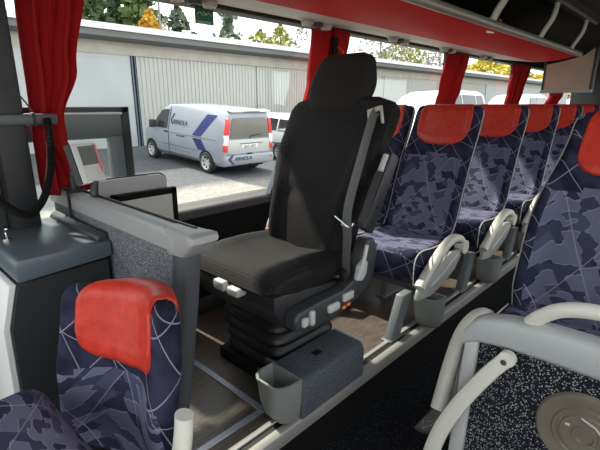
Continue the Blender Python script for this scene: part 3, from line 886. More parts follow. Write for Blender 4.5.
# cushion
b = newbm(); rings = []
NX = 26
for i in range(NX + 1):
    u = i / NX; x = .895 + .535 * u
    rise = math.sqrt(max(0, 1 - (1 - min(1, u / .16)) ** 2))
    top = .520 + .062 * rise - .02 * sst(.5, 1, u); bot = .532 - .045 * min(1, u / .25)
    w = .215 + .052 * rise - .01 * u
    ring = []
    n = 40
    for j in range(n):
        a = 2 * PI * j / n; ca, sa = math.cos(a), math.sin(a)
        yy = w * math.copysign(abs(ca) ** .42, ca); zz = math.copysign(abs(sa) ** .5, sa)
        z = (top + bot) / 2 + (top - bot) / 2 * zz
        if sa > 0:
            t = abs(yy) / w
            z += (.022 * sst(.52, .72, t) - .016 * sst(.85, 1, t) - .012 * (1 - sst(.0, .5, t))) * sst(.05, .35, u)
            z -= .008 * math.exp(-((t - .57) / .035) ** 2) * sst(.3, .5, u)
            z -= .007 * math.exp(-((u - .42) / .03) ** 2) * (1 - sst(.5, .6, t))
        ring.append((x, CY + yy, z))
    rings.append(ring)
vs = loft(b, rings)
for f in b.faces:
    c = f.calc_center_median(); t = abs(c.y - CY) / .26
    f.material_index = 1 if (t > .60 and c.x > 1.10) or c.z < .50 + .02 * (c.x < .95) else 0
cush = obj('seat_cushion', b, [M['drv'], M['bolster']], ds, fixn=True, angle=60)
# backrest
BY0 = CY - .015
def dback(s):
    z = .50 + .69 * s; x = 1.365 + .235 * s - .035 * math.sin(PI * min(1, s * 1.1))
    w = .190 + .035 * math.sin(PI * min(1, s / .3) * .5) + .068 * sst(.3, .9, s)
    if s > .88: w -= .125 * (1 - math.sqrt(max(0, 1 - ((s - .88) / .12) ** 2)))
    return x, w, z
b = newbm(); rings = []
for i in range(31):
    s = i / 30; x, w, z = dback(s)
    th = .075 * (1 - .25 * s); ring = []
    if s < .05: th *= .6 + .4 * s / .05
    n = 44
    for j in range(n):
        a = 2 * PI * j / n; ca, sa = math.cos(a), math.sin(a)
        t = math.copysign(abs(ca) ** .5, ca); d = math.copysign(abs(sa) ** .55, sa)
        dx = -d * th
        if sa > 0:
            dx -= .035 * sst(.58, .80, abs(t)) * (1 - sst(.9, 1.05, abs(t))) * (1 - sst(.6, .85, s))
            dx += .010 * math.exp(-((s - .42) / .025) ** 2) * (1 - sst(.55, .65, abs(t)))
            dx += .009 * math.exp(-((abs(t) - .60) / .04) ** 2) * (1 - sst(.5, .62, s))
        ring.append((x + dx, BY0 + .008 * s + w * t, z))
    rings.append(ring)
loft(b, rings)
for f in b.faces:
    c = f.calc_center_median(); s = (c.z - .50) / .68; x, w, _ = dback(max(0, min(1, s))); t = abs(c.y - BY0) / w
    f.material_index = 1 if (t > .60 and s < .42 + .25 * (t - .6)) or c.x > x + .01 else 0
obj('backrest', b, [M['drv'], M['bolster']], ds, fixn=True, angle=60)
# headrest
b = newbm(); rings = []
for i in range(21):
    u = i / 20; z = 1.115 + .262 * u; x = 1.585 + .085 * u
    w = .142 + .045 * sst(.0, .5, u) - .02 * sst(.55, 1, u) - .015 * u
    w = .122 + .052 * math.sin(PI * min(1, u / .62) * .5) - .042 * sst(.35, 1, u)
    th = .060
    if u > .82:
        q = math.sqrt(max(0.0, 1 - ((u - .82) / .18) ** 2)); th *= max(q, .05); w -= .05 * (1 - q)
    if u < .12: th *= .55 + .45 * u / .12
    ring = []
    for j in range(36):
        a = 2 * PI * j / 36; ca, sa = math.cos(a), math.sin(a)
        ring.append((x - .022 - th * math.copysign(abs(sa) ** .6, sa), CY + .012 + w * math.copysign(abs(ca) ** .5, ca), z))
    rings.append(ring)
loft(b, rings); obj('headrest', b, make_noise_mat('dark_brown_grey_fabric', (.013, .0118, .0108), (.018, .0162, .0146), 300, .85, 1, .1, .2), ds, fixn=True, angle=60)
# armrests folded up
for (y0, y1, x0, z0, x1, z1) in ((.90, .94, 1.335, .69, 1.50, .97), (1.53, 1.57, 1.44, .70, 1.57, .985)):
    b = newbm(); d = Vector((x1 - x0, 0, z1 - z0)).normalized(); n_ = Vector((d.z, 0, -d.x)) * .036
    p = [(x0 - n_.x, z0 - n_.z), (x0 + n_.x, z0 + n_.z), (x1 + n_.x, z1 + n_.z), (x1 - n_.x * .8, z1 - n_.z * .8)]
    prism(b, p, 'y', y0, y1, .008, 2)
    a = obj('armrest', b, M['char'], ds)
    fx = Vector((x0, (y0 + y1) / 2, z0)) - n_ * 1.02
    b = newbm(); q0 = Vector((x0, 0, z0)) - n_ * 1.0 + d * .02; q1 = Vector((x0, 0, z0)) - n_ * 1.0 + d * (Vector((x1 - x0, 0, z1 - z0)).length - .10)
    prism(b, [(q0.x, q0.z), (q0.x - n_.x * .12, q0.z - n_.z * .12), (q1.x - n_.x * .12, q1.z - n_.z * .12), (q1.x, q1.z)], 'y', y0 + .006, y1 - .004); obj('face_strip', b, M['blueg'] if y0 > 1.2 else M['slate'], a)
    b = newbm(); c0 = Vector((x1, (y0 + y1) / 2, z1)) - n_ * .95 - d * .055
    tube(b, [c0 - d * .035, c0 + d * .035], .012, 10, up=(0, 1, 0), wid=.010); obj('adjuster', b, M['lgrey'], a)
    b = newbm()
    for k in (.06, .0): 
        c1 = Vector((x0, y0 - .001, z0)) + d * (.04 + k)
        cyl(b, c1, c1 + Vector((0, .004, 0)), .006, 10)
    obj('hinge_bolt', b, M['blacksoft'], a)
# belt with slot guide
b = newbm()
x, w, z = dback(.90)
rot = Matrix.Translation((1.480, .990, 1.113)) @ Matrix.Rotation(R(14), 4, 'Y') @ Matrix.Rotation(R(-18), 4, 'X')
for a_, b_ in (((-.006, -.034, .018), (.006, .034, .036)), ((-.006, -.034, -.036), (.006, -.024, .036)), ((-.006, .024, -.036), (.006, .034, .036))):
    rbox(b, a_, b_, .003, 2, mtx=rot)
obj('belt_guide', b, mat('pale_beige_plastic', (.42, .40, .35), .5), ds)
b = newbm()
tube(b, spline([(1.472, .985, 1.128), (1.455, .988, 1.104), (1.355, .968, .945), (1.275, .958, .78), (1.255, .942, .675), (1.262, .950, .57), (1.27, .955, .53)], 8), .0015, 8, up=(-1, .15, .3), wid=.023, power=.5)
obj('belt', b, mat('grey_webbing', (.085, .085, .085), .6), ds)
b = newbm(); rbox(b, (-.01, -.026, -.012), (.008, .026, .012), .004, 2, mtx=Matrix.Translation((1.268, .950, .72)) @ Matrix.Rotation(R(25), 4, 'Y')); obj('belt_clip', b, M['steel'], ds)
b = newbm(); tube(b, [(1.262, .957, .72), (1.25, 1.0, .75)], .005, 8); obj('belt_tongue', b, M['steel'], ds)
b = newbm(); rbox(b, (1.25, .94, .49), (1.295, .975, .54), .008, 2); obj('belt_anchor', b, M['black'], ds)
# side console
b = newbm()
prism(b, [(.965, .40), (.955, .44), (.975, .47), (1.10, .475), (1.22, .475), (1.30, .50), (1.345, .60), (1.375, .645), (1.42, .64), (1.445, .58), (1.42, .48), (1.36, .42), (1.22, .385), (1.06, .375)], 'y', .925, .985, .010, 3)
con = obj('side_console', b, M['slate'], ds)
def knob(nm, m, a_, b_, r=.008): 
    b = newbm(); rbox(b, a_, b_, r, 3); obj(nm, b, m, con)
knob('adjuster_knob', M['lgrey'], (.985, .912, .41), (1.015, .93, .445), .008)
knob('adjuster_lever', M['lgrey'], (1.022, .908, .405), (1.045, .93, .462), .008)
knob('adjuster_lever', M['lgrey'], (1.12, .906, .415), (1.185, .93, .45), .012)
knob('rocker_switch', M['lgrey'], (1.215, .914, .43), (1.275, .93, .462), .004)
b = newbm()
for k in range(2): rbox(b, (1.215 + k * .028, .920, .398 + .004 * k), (1.235 + k * .028, .928, .41 + .004 * k), .002, 1)
obj('warning_label', b, M['orange'], con)
b = newbm(); prism(b, [(1.285, .50), (1.30, .555), (1.335, .575), (1.35, .56), (1.345, .515), (1.32, .49)], 'y', .905, .93, .006, 2); obj('handle_cover', b, M['lgrey'], con)
b = newbm(); tube(b, spline([(1.29, .915, .50), (1.315, .905, .57), (1.335, .905, .635)], 5), .008, 8); obj('recline_lever', b, M['lgrey'], con)
# front console and knobs
b = newbm(); prism(b, [(.915, .525), (.915, .47), (.985, .375), (1.3, .375), (1.3, .48), (1.0, .52)], 'y', .985, 1.48, .006, 2); pan = obj('seat_pan', b, M['char'], ds)
for y0 in (1.275, 1.195):
    b = newbm(); rbox(b, (.872, y0 - .062, .492), (.92, y0, .522 + (y0 > 1.2) * .008), .007, 3); obj('front_lever', b, M['lgrey'], pan)
# far side buckle bracket
b = newbm(); tube(b, spline([(1.42, 1.53, .50), (1.40, 1.535, .56), (1.43, 1.535, .63), (1.46, 1.535, .68)], 5), .012, 8, wid=.02); obj('arm_pivot', b, M['lgrey'], ds)
b = newbm(); rbox(b, (1.36, 1.505, .54), (1.39, 1.525, .575), .006); obj('buckle', b, M['tred'], ds)
# bellows base
b = newbm(); rings = []
for i in range(34):
    u = i / 33; z = .055 + .32 * u
    k = .018 * abs(math.sin(u * PI * 5.5)); ring = []
    hx = .20 + k - .02 * (1 - u); hy = .19 + k - .02 * (1 - u)
    for j in range(32):
        a = 2 * PI * j / 32; ca, sa = math.cos(a), math.sin(a)
        ring.append((1.275 + hx * math.copysign(abs(ca) ** .35, ca), 1.335 + hy * math.copysign(abs(sa) ** .35, sa), z))
    rings.append(ring)
loft(b, rings); obj('bellows', b, M['black'], ds, angle=25)
b = newbm(); rbox(b, (1.06, 1.14, 0), (1.49, 1.53, .06), .01); obj('base_plate', b, M['blacksoft'], ds)
b = newbm()
for x, y in ((1.10, 1.18), (1.45, 1.18), (1.10, 1.49), (1.45, 1.49)): cyl(b, (x, y, .058), (x, y, .07), .012, 6)
obj('base_bolt', b, M['slate'], ds)

# ------------------------------------------------------------------ folding crew seat in the stairwell
cs = thing('crew_seat', 'small fold-down patchwork seat with red headrest in front of the partition at lower left', 'seat', (.385, .985, -.22))
cs.rotation_euler.z = R(16)
hold = thing('hold', '', '')
build_back(hold, .218, .0, .712, .35, .46, .11, .725, .70, .66, headw=.86, wing=.085, pipe=False, neck=(.60, .10), ins_t=.97, padx=.03)
def reparent(src, dst, off):
    for ch in list(src.children):
        ch.parent = dst; ch.location = off
reparent(hold, cs, Vector((-.36, 0, .22)))
bpy.data.objects.remove(hold)
t = cushion_bm(.235, -.22, .205, .32, .46, .055)
o = obj('seat_cushion', t, [M['fab'], M['fabl']], cs, world=False, angle=60); o.location = (-.345, .02, .255); o.rotation_euler.z = R(-14)
b = newbm(); rbox(b, (.0, .78, -.22), (.06, .82, .33), .008); rbox(b, (.0, 1.12, -.22), (.06, 1.16, .33), .008); obj('seat_stand', b, M['char'], cs)
b = newbm(); rbox(b, (.40, 1.06, -.16), (.598, 1.20, -.03), .01); obj('seat_bracket', b, M['char'], cs)
b = newbm(); rbox(b, (.0, .84, .24), (.40, 1.10, .28), .01); obj('seat_frame', b, M['char'], cs)
b = newbm(); tube(b, spline([(.30, .742, .34), (.318, .738, .41), (.328, .734, .47), (.332, .732, .512)], 5), .020, 12, wid=.024); rbox(b, (.285, .72, .31), (.36, .80, .35), .006); obj('armrest', b, M['cream'], cs)

# ------------------------------------------------------------------ near modesty panel
PX = 1.19
mp = thing('modesty_panel', 'flecked cloth panel with a grey top frame and cream handles at lower right', 'panel', (PX, .1, -.22))
b = newbm(); rbox(b, (PX, -.5, -.2), (PX + .03, .43, .50)); obj('cloth_panel', b, M['panel_carpet'], mp)
b = newbm()
tp = []
for y, z0, z1 in ((-.5, .50, .60), (.0, .50, .60), (.22, .50, .598), (.32, .497, .588), (.39, .488, .57), (.42, .478, .55), (.437, .465, .52)):
    ring = []
    for j in range(16):
        a = 2 * PI * j / 16; ca, sa = math.cos(a), math.sin(a)
        ring.append((PX + .012 + .034 * math.copysign(abs(ca) ** .5, ca), y, (z0 + z1) / 2 + (z1 - z0) / 2 * math.copysign(abs(sa) ** .5, sa)))
    tp.append(ring)
loft(b, tp); obj('top_frame', b, mat('silver_grey_plastic', (.36, .375, .37), .4), mp, fixn=True)
b = newbm(); prism(b, [(.395, .50), (.435, .50), (.44, .40), (.46, -.2), (.41, -.2)], 'x', PX - .012, PX + .04, .008, 2); obj('side_frame', b, M['lgrey'], mp)
b = newbm(); tube(b, spline([(PX + .01, .275, .585), (PX + .005, .245, .622), (PX, .20, .655), (PX, .13, .672), (PX, .0, .675), (PX, -.12, .66), (PX + .01, -.2, .59)], 8), .017, 14, up=(1, 0, 0), wid=.020); obj('grab_handle', b, M['cream'], mp)
b = newbm()
tube(b, spline([(PX - .042, .305, .487), (PX - .046, .345, .425), (PX - .05, .41, .30), (PX - .05, .465, .16), (PX - .05, .495, .02), (PX - .05, .51, -.12)], 8), .012, 14, up=(1, 0, 0), wid=.024, power=.75, taper=lambda t: .86 + .3 * t)
cyl(b, (PX - .048, .305, .487), (PX - .03, .305, .487), .0225, 22)
fh = obj('fold_handle', b, M['cream'], mp)
b = newbm(); cyl(b, (PX - .056, .309, .480), (PX - .050, .309, .480), .0085, 12); obj('pivot_bolt', b, M['steel'], fh)
# round disc
b = newbm(); mtx = Matrix.Translation((PX, .105, .335)) @ Matrix.Rotation(-PI / 2, 4, 'Y')
lathe(b, [(0, 0), (.112, 0), (.117, .006), (.112, .014), (.104, .016), (.078, .011), (.074, .016), (.068, .016), (.064, .011), (.06, .0115), (.056, .017), (.050, .017), (.03, .013), (.027, .018), (.022, .018), (.019, .013), (0, .013)], mtx, 48)
dc = obj('round_cap', b, M['disc'], mp)
b = newbm()
tube(b, [(PX - .016, .118, .385), (PX - .016, .085, .372), (PX - .016, .063, .35), (PX - .016, .066, .325)], .003, 6); tube(b, [(PX - .016, .150, .352), (PX - .016, .140, .352)], .004, 6); tube(b, [(PX - .016, .072, .30), (PX - .016, .062, .298)], .003, 6)
obj('embossed_mark', b, M['lgrey'], dc)

# ------------------------------------------------------------------ green sticker on the glass
sg = thing('window_sticker', 'small green sign sticker at the top edge of the front window', 'sign', (1.42, 2.03, 1.55))
rot = Matrix.Translation((1.43, 2.025, 1.591)) 
b = newbm(); rbox(b, (1.375, 2.028, 1.556), (1.487, 2.033, 1.64)); obj('sheet', b, M['green'], sg)
b = newbm()
tube(b, [(1.385, 2.026, 1.60), (1.40, 2.026, 1.612), (1.42, 2.026, 1.597)], .0022, 6); tube(b, [(1.43, 2.026, 1.60), (1.455, 2.026, 1.612), (1.478, 2.026, 1.598)], .0022, 6); tube(b, [(1.42, 2.026, 1.618), (1.445, 2.026, 1.598)], .002, 6)
obj('pictogram', b, M['mint'], sg)
b = text_bm('VARATIE', .022, Matrix.Translation((1.382, 2.026, 1.556)) @ Matrix.Rotation(PI / 2, 4, 'X'), .0008); obj('lettering', b, M['mint'], sg)

# ------------------------------------------------------------------ outdoors
SL = .06
def gz(y): return -.85 + SL * (y - 10.93)
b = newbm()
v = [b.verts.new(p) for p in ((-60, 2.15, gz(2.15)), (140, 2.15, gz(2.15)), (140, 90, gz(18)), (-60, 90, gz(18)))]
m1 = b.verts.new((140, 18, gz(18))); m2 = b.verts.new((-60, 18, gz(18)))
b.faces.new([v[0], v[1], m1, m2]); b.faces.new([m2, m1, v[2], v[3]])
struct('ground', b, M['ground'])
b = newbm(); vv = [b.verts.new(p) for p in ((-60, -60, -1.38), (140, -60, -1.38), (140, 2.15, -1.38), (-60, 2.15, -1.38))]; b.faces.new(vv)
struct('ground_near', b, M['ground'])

BY = 17.0
gbase = gz(BY) - .05
bd = thing('garage_building', 'long low white garage building with corrugated sheet wall and flat roof edge', 'building', (20, BY, gbase))
b = newbm(); rbox(b, (-20, BY + .1, gbase), (75, BY + 9, 3.4)); obj('core_wall', b, M['creamboard'], bd)
b = newbm(); rbox(b, (-20, BY - .05, 2.95), (75, BY + .1, 3.42)); obj('cream_band', b, M['creamboard'], bd)
b = newbm()
prism(b, [(BY - .55, 3.50), (BY - .55, 3.72), (BY + 9, 3.78), (BY + 9, 3.45), (BY + .1, 3.40), (BY - .4, 3.40)], 'x', -20, 75); obj('gutter', b, M['gutter'], bd)
b = newbm(); rbox(b, (-20, BY - .62, 3.72), (75, BY + 9, 3.93)); obj('roof_edge', b, M['snowroof'], bd)
b = newbm(); rbox(b, (-1.2, BY - .02, gbase), (8.42, BY + .1, 2.95)); d1 = obj('sliding_door', b, M['doorw'], bd)
b = newbm(); rbox(b, (8.42, BY - .03, gbase), (8.66, BY + .1, 2.95)); obj('door_gap', b, M['blacksoft'], bd)
b = newbm(); rbox(b, (8.45, BY - .07, gbase), (8.50, BY - .03, 2.95)); rbox(b, (8.58, BY - .07, gbase), (8.61, BY - .03, 2.95)); obj('gap_post', b, mat('blue_grey_post', (.09, .12, .15), .6), bd)
# ribbed sheet wall, real ribs
def ribbed(x0, x1):
    b = newbm(); pts = [(x0, BY + .1)]; x = x0; p = .19
    while x < x1 - p:
        pts += [(x, BY), (x + p * .62, BY), (x + p * .68, BY + .028), (x + p * .94, BY + .028)]; x += p
    pts += [(x, BY), (x1, BY), (x1, BY + .1)]
    prism(b, pts, 'z', gbase, 2.95); return b
for x0, x1 in ((8.66, 14.82), (14.90, 20.9), (20.98, 26.2), (26.3, 34.0), (34.1, 44.)):
    obj('sheet_panel', ribbed(x0, x1), M['sheet'], bd)
    b = newbm(); rbox(b, (x1, BY - .01, gbase), (x1 + .08, BY + .05, 2.95)); obj('panel_joint', b, M['gutter'], bd)
b = newbm(); rbox(b, (44.1, BY - .02, gbase), (75, BY + .1, 2.95)); obj('smooth_wall', b, M['doorw'], bd)

# van -----------------------------------------------------------
def car_body(st, belt, lowr):
    """stations: (y, roof z, half width); returns rings, x at side"""
    b = newbm(); rings = []
    for y, h, w, zb in st:
        bl = min(belt, h * .80)
        k = 1. if h > belt + .3 else max(0, (h - belt)) / .3
        wr = w * (1 - .17 * max(.15, min(1, k)))
        wr2 = wr * .84
        L = [(-w * .90, zb), (-w * .985, zb + .12), (-w, (zb + bl) / 2), (-w * .995, bl), (-(w * .995 * .45 + wr * .55), bl + (h - bl) * .5), (-wr, bl + (h - bl) * .84), (-(wr + wr2) / 2, bl + (h - bl) * .955), (-wr2, h - (h - bl) * .01), (-wr2 * .5, h + .006)]
        ring = [(x, y, z) for x, z in L] + [(-x, y, z) for x, z in L[::-1]]
        rings.append(ring)
    loft(b, rings); return b
VL = 4.75
van = thing('panel_van', 'silver panel van with a blue stripe parked in front of the garage', 'van', (8.45, 10.12, gz(10.12)))
van.rotation_euler.x = math.atan(SL)
stv = [(0.0, 1.74, .88, .36), (.03, 1.83, .92, .30), (.12, 1.885, .945, .28), (.5, 1.905, .95, .28), (1.5, 1.915, .95, .28), (2.6, 1.91, .95, .28), (3.2, 1.87, .95, .28), (3.45, 1.76, .95, .28), (3.75, 1.50, .95, .28), (4.05, 1.22, .945, .28), (4.3, 1.10, .93, .28), (4.55, .98, .88, .28), (4.68, .85, .80, .30), (4.75, .66, .70, .34)]
body = obj('body', car_body(stv, 1.08, 0), M['silver'], van, world=False, angle=30, fixn=True)
def vx(z, off=.006):     # left side x at height z (van middle)
    h, bl, w = 1.91, 1.08, .95
    wr = w * .83
    P_ = [(.28, w * .90), (.40, w * .985), (.68, w), (1.08, w * .995), (1.08 + .83 * .5, w * .995 * .45 + wr * .55), (1.08 + .83 * .84, wr)]
    for i in range(len(P_) - 1):
        if P_[i][0] <= z <= P_[i + 1][0]:
            t = (z - P_[i][0]) / (P_[i + 1][0] - P_[i][0]); return -(P_[i][1] + (P_[i + 1][1] - P_[i][1]) * t) - off
    return -wr - off
def side_patch(poly, off=.008, fx=None, side=-1, depth=.012):
    """poly in (y,z), split in z so it follows the body"""
    f = fx or vx
    t = newbm(); vs = [t.verts.new((0, y, z)) for y, z in poly]; t.faces.new(vs)
    zs = sorted(set([.40, .68, 1.08, 1.495] + [.4 + .08 * i for i in range(18)]))
    for z in zs:
        bmesh.ops.bisect_plane(t, geom=t.verts[:] + t.edges[:] + t.faces[:], plane_co=(0, 0, z), plane_no=(0, 0, 1))
    for v in t.verts: v.co.x = f(v.co.z, off) * (1 if side < 0 else -1)
    ex = bmesh.ops.extrude_face_region(t, geom=t.faces[:])
    for v in ex['geom']:
        if isinstance(v, bmesh.types.BMVert): v.co.x += depth * (1 if side < 0 else -1)
    bmesh.ops.recalc_face_normals(t, faces=t.faces[:])
    return t
obj('door_window', side_patch([(3.02, 1.12), (3.95, 1.12), (3.86, 1.25), (3.50, 1.62), (3.38, 1.70), (3.02, 1.72)]), M['vanglass'], van, world=False)
obj('stripe', side_patch([(.92, 1.72), (.45, 1.72), (1.12, 1.06), (1.56, 1.06)]), M['blue'], van, world=False)
obj('stripe', side_patch([(1.56, .98), (1.10, .98), (.82, .66), (1.25, .66)]), M['blue'], van, world=False)
for nm, m_, poly in (('door_seam', M['slate'], [(2.94, 1.80), (2.92, 1.80), (2.92, .36), (2.94, .36)]), ('door_seam', M['slate'], [(1.70, .50), (1.70, .505), (3.3, .505), (3.3, .50)]),
                     ('side_moulding', M['gutter'], [(.35, 1.02), (.35, 1.035), (2.9, 1.035), (2.9, 1.02)]), ('side_moulding', M['gutter'], [(1.3, .62), (1.3, .64), (3.4, .64), (3.4, .62)]),
                     ('door_handle', M['black'], [(2.98, 1.0), (2.98, 1.05), (3.2, 1.05), (3.2, 1.0)]), ('sill', M['gutter'], [(1.3, .29), (1.3, .36), (3.6, .36), (3.6, .29)])):
    obj(nm, side_patch(poly, .010), m_, van, world=False)
# logo on the side: slashed mark and letters
obj('logo_mark', side_patch([(2.72, 1.62), (2.66, 1.62), (2.80, 1.40), (2.86, 1.40)], .010), M['ink'], van, world=False)
obj('logo_mark', side_patch([(2.86, 1.42), (2.80, 1.42), (2.70, 1.28), (2.76, 1.28)], .010), M['ink'], van, world=False)
tilt = math.atan2(vx(1.5, 0) - vx(1.3, 0), .2)
b = text_bm('ARNOLA', .21, Matrix.Translation((vx(1.30, .012), 2.72, 1.30)) @ Matrix.Rotation(tilt, 4, 'Y') @ Matrix.Rotation(-PI / 2, 4, 'Z') @ Matrix.Rotation(PI / 2, 4, 'X'), .004)
obj('side_lettering', b, M['ink'], van, world=False)
b = text_bm('www.arnola.fi', .085, Matrix.Translation((vx(.94, .014), 2.45, .94)) @ Matrix.Rotation(-PI / 2, 4, 'Z') @ Matrix.Rotation(PI / 2, 4, 'X'), .003)
obj('side_lettering', b, M['ink'], van, world=False)
# rear
b = newbm(); prism(b, [(-.74, 1.10), (.74, 1.10), (.66, 1.62), (.60, 1.68), (-.60, 1.68), (-.66, 1.62)], 'y', -.022, .02, .006, 2); obj('rear_window', b, M['rearglass'], van, world=False)
b = newbm(); prism(b, [(-.90, .34), (.90, .34), (.93, .50), (.90, .62), (-.90, .62), (-.93, .50)], 'y', -.10, .14, .03, 3); obj('rear_bumper', b, M['silver'], van, world=False)
b = newbm(); prism(b, [(-.80, .66), (.80, .66), (.80, 1.06), (-.80, 1.06)], 'y', -.018, .02, .012, 2); obj('tailgate', b, mat('silver_tailgate', (.47, .47, .465), .35, metal=.2), van, world=False)
for s in (-1, 1):
    b = newbm(); prism(b, [(s * .90, 1.20), (s * .765, 1.20), (s * .70, 1.66), (s * .80, 1.66)], 'y', -.03, .10, .01, 2); tl = obj('tail_lamp', b, M['tred'], van, world=False)
    b = newbm(); prism(b, [(s * .925, .92), (s * .80, .92), (s * .765, 1.20), (s * .90, 1.20)], 'y', -.032, .10, .01, 2); obj('lamp_lens', b, M['twhite'], tl, world=False)
    b = newbm(); prism(b, [(s * .93, .74), (s * .82, .74), (s * .80, .92), (s * .925, .92)], 'y', -.032, .10, .01, 2); obj('lamp_lens', b, M['tred'], tl, world=False)
    b = newbm(); rbox(b, (s * .78 - .06, -.108, .50), (s * .78 + .06, -.09, .54), .004); obj('reflector', b, M['tred'], van, world=False)
b = newbm(); rbox(b, (-.30, -.035, .80), (.30, -.015, .92), .004); pl = obj('number_plate', b, M['twhite'], van, world=False)
b = text_bm('GHT-872', .12, Matrix.Translation((-.24, -.038, .815)) @ Matrix.Rotation(PI / 2, 4, 'X'), .003); obj('plate_lettering', b, M['ink'], pl, world=False)
b = newbm(); rbox(b, (-.36, -.04, .935), (.50, -.012, .955), .006); obj('tailgate_handle', b, M['gutter'], van, world=False)
b = newbm(); rbox(b, (-.10, -.03, .61), (.10, -.016, .66), .006); obj('latch', b, M['black'], van, world=False)
b = newbm(); tube(b, [(-.02, -.03, 1.08), (.05, -.035, 1.16), (.42, -.035, 1.19)], .012, 6); obj('rear_wiper', b, M['black'], van, world=False)
b = newbm(); prism(b, [(-.10, 1.84), (.18, 1.89), (.18, 1.91), (-.10, 1.875)], 'x', -.74, .74, .008, 2); sp_ = obj('roof_spoiler', b, M['wpaint'], van, world=False)
b = newbm(); rbox(b, (-.30, -.105, 1.845), (.30, -.095, 1.868), .003, 1); obj('brake_lamp', b, M['slate'], sp_, world=False)
b = newbm(); prism(b, [(-.72, .655), (-.64, .655), (-.78, .53), (-.64, .38), (-.70, .38), (-.86, .53)], 'y', -.115, -.095); obj('logo_mark', b, M['blue'], van, world=False)
b = text_bm('ARNOLA', .16, Matrix.Translation((-.62, -.106, .475)) @ Matrix.Rotation(PI / 2, 4, 'X'), .006); obj('rear_lettering', b, M['ink'], van, world=False)
b = newbm(); tube(b, spline([(.0, -.02, .33), (.0, -.14, .30), (.0, -.16, .36)], 4), .025, 8); obj('tow_ball', b, M['black'], van, world=False)
b = newbm(); rbox(b, (-.65, .1, .24), (.65, 3.9, .30)); obj('underbody', b, M['blacksoft'], van, world=False)
def wheel(root, x, y, r, side):
    m_ = Matrix.Translation((x, y, r)) @ Matrix.Rotation(side * PI / 2, 4, 'Y')
    b = newbm(); lathe(b, [(r * .62, .10), (r * .66, .115), (r * .93, .105), (r, .07), (r, -.09), (r * .6, -.10)], m_, 32); w_ = obj('wheel', b, M['tyre'], root, world=False)
    b = newbm(); lathe(b, [(0, .06), (r * .14, .065), (r * .2, .05)], m_, 20); lathe(b, [(r * .56, .085), (r * .60, .105), (r * .66, .112), (r * .66, .06), (r * .58, .05), (r * .56, .085)], m_, 32)
    for k in range(7):
        a = 2 * PI * k / 7
        rbox(b, (r * .12, -.035, .045), (r * .62, .035, .085), .01, 1, mtx=m_ @ Matrix.Rotation(a, 4, 'Z'))
    obj('rim', b, M['lgrey'], w_, world=False)
    b = newbm(); lathe(b, [(0, .02), (r * .6, .02)], m_, 24); obj('brake_disc', b, M['char'], w_, world=False)
def arch(root, y, r, xs, fx):
    pts = [(y + r * math.cos(PI * k / 14), .32 + r * 1.0 * math.sin(PI * k / 14)) for k in range(15)]
    t = side_patch([(y + r, .30)] + pts + [(y - r, .30)], .006, fx); obj('wheel_arch', t, M['blacksoft'], root, world=False)
for y in (.86, 4.06):
    wheel(van, -.86, y, .325, -1); wheel(van, .86, y, .325, 1); arch(van, y, .375, -1, vx)
b = newbm(); rbox(b, (-1.19, 3.62, 1.10), (-.985, 3.74, 1.36), .035, 3); tube(b, [(-1.0, 3.68, 1.16), (-.90, 3.66, 1.14)], .03, 8); obj('side_mirror', b, M['slate'], van, world=False)

# white estate car -----------------------------------------------
def estate(label, loc, rz, tall=1.62):
    c = thing('estate_car', label, 'car', loc); c.rotation_euler = (math.atan(SL) if abs(rz) < .1 else 0, 0, rz)
    st = [(0.0, 1.15, .80, .40), (.06, 1.36, .85, .32), (.25, tall - .06, .88, .28), (.6, tall, .90, .26), (1.6, tall + .01, .90, .26), (2.4, tall - .03, .90, .26), (2.8, tall - .14, .90, .26), (3.3, 1.12, .90, .26), (4.0, 1.02, .88, .26), (4.4, .86, .80, .28), (4.55, .60, .66, .32)]
    obj('body', car_body(st, 1.0, 0), M['wpaint'], c, world=False, angle=30, fixn=True)
    h = tall
    def f(z, off=.006):
        w = .90; wr = w * .83; bl = min(1., h * .8)
        P_ = [(.26, w * .90), (.38, w * .985), ((.26 + bl) / 2, w), (bl, w * .995), (bl + (h - bl) * .5, w * .995 * .45 + wr * .55), (bl + (h - bl) * .84, wr)]
        for i in range(5):
            if P_[i][0] <= z <= P_[i + 1][0]:
                t = (z - P_[i][0]) / (P_[i + 1][0] - P_[i][0]); return -(P_[i][1] + (P_[i + 1][1] - P_[i][1]) * t) - off
        return -wr - off
    for s in (-1, 1):
        for poly in ([(.30, 1.06), (.95, 1.06), (.95, h - .13), (.50, h - .13)], [(1.02, 1.06), (1.90, 1.06), (1.90, h - .12), (1.02, h - .13)], [(1.98, 1.06), (2.95, 1.06), (2.62, h - .16), (1.98, h - .12)]):
            obj('side_window', side_patch(poly, .010, f, s), M['vanglass'], c, world=False)
        b = side_patch([(.20, .62), (4.0, .62), (4.0, .66), (.20, .66)], .012, f, s); obj('side_moulding', b, M['gutter'], c, world=False)
        for y in (.80, 3.55): wheel(c, s * .82, y, .31, s)
    for y in (.80, 3.55): arch(c, y, .36, -1, f)
    b = newbm(); prism(b, [(-.66, 1.10), (.66, 1.10), (.60, 1.42), (-.60, 1.42)], 'y', .02, .10, .006); obj('rear_window', b, M['vanglass'], c, world=False)
    for s in (-1, 1):
        b = newbm(); rbox(b, (s * .78 - .08, -.03, .85), (s * .78 + .08, .12, 1.08), .02); obj('tail_lamp', b, M['tred'], c, world=False)
    b = newbm(); rbox(b, (-.82, -.08, .42), (.82, .15, .62), .03); obj('rear_bumper', b, M['wpaint'], c, world=False)
    return c
estate('white estate car partly hidden behind the silver van and the black seat', (11.75, 10.5, gz(10.5)), 0, 1.60)
c2 = estate('tall white vehicle with a sloping windscreen, its top seen above the first red headrest', (22.3, 9.6, gz(9.6)), R(90), 1.72)
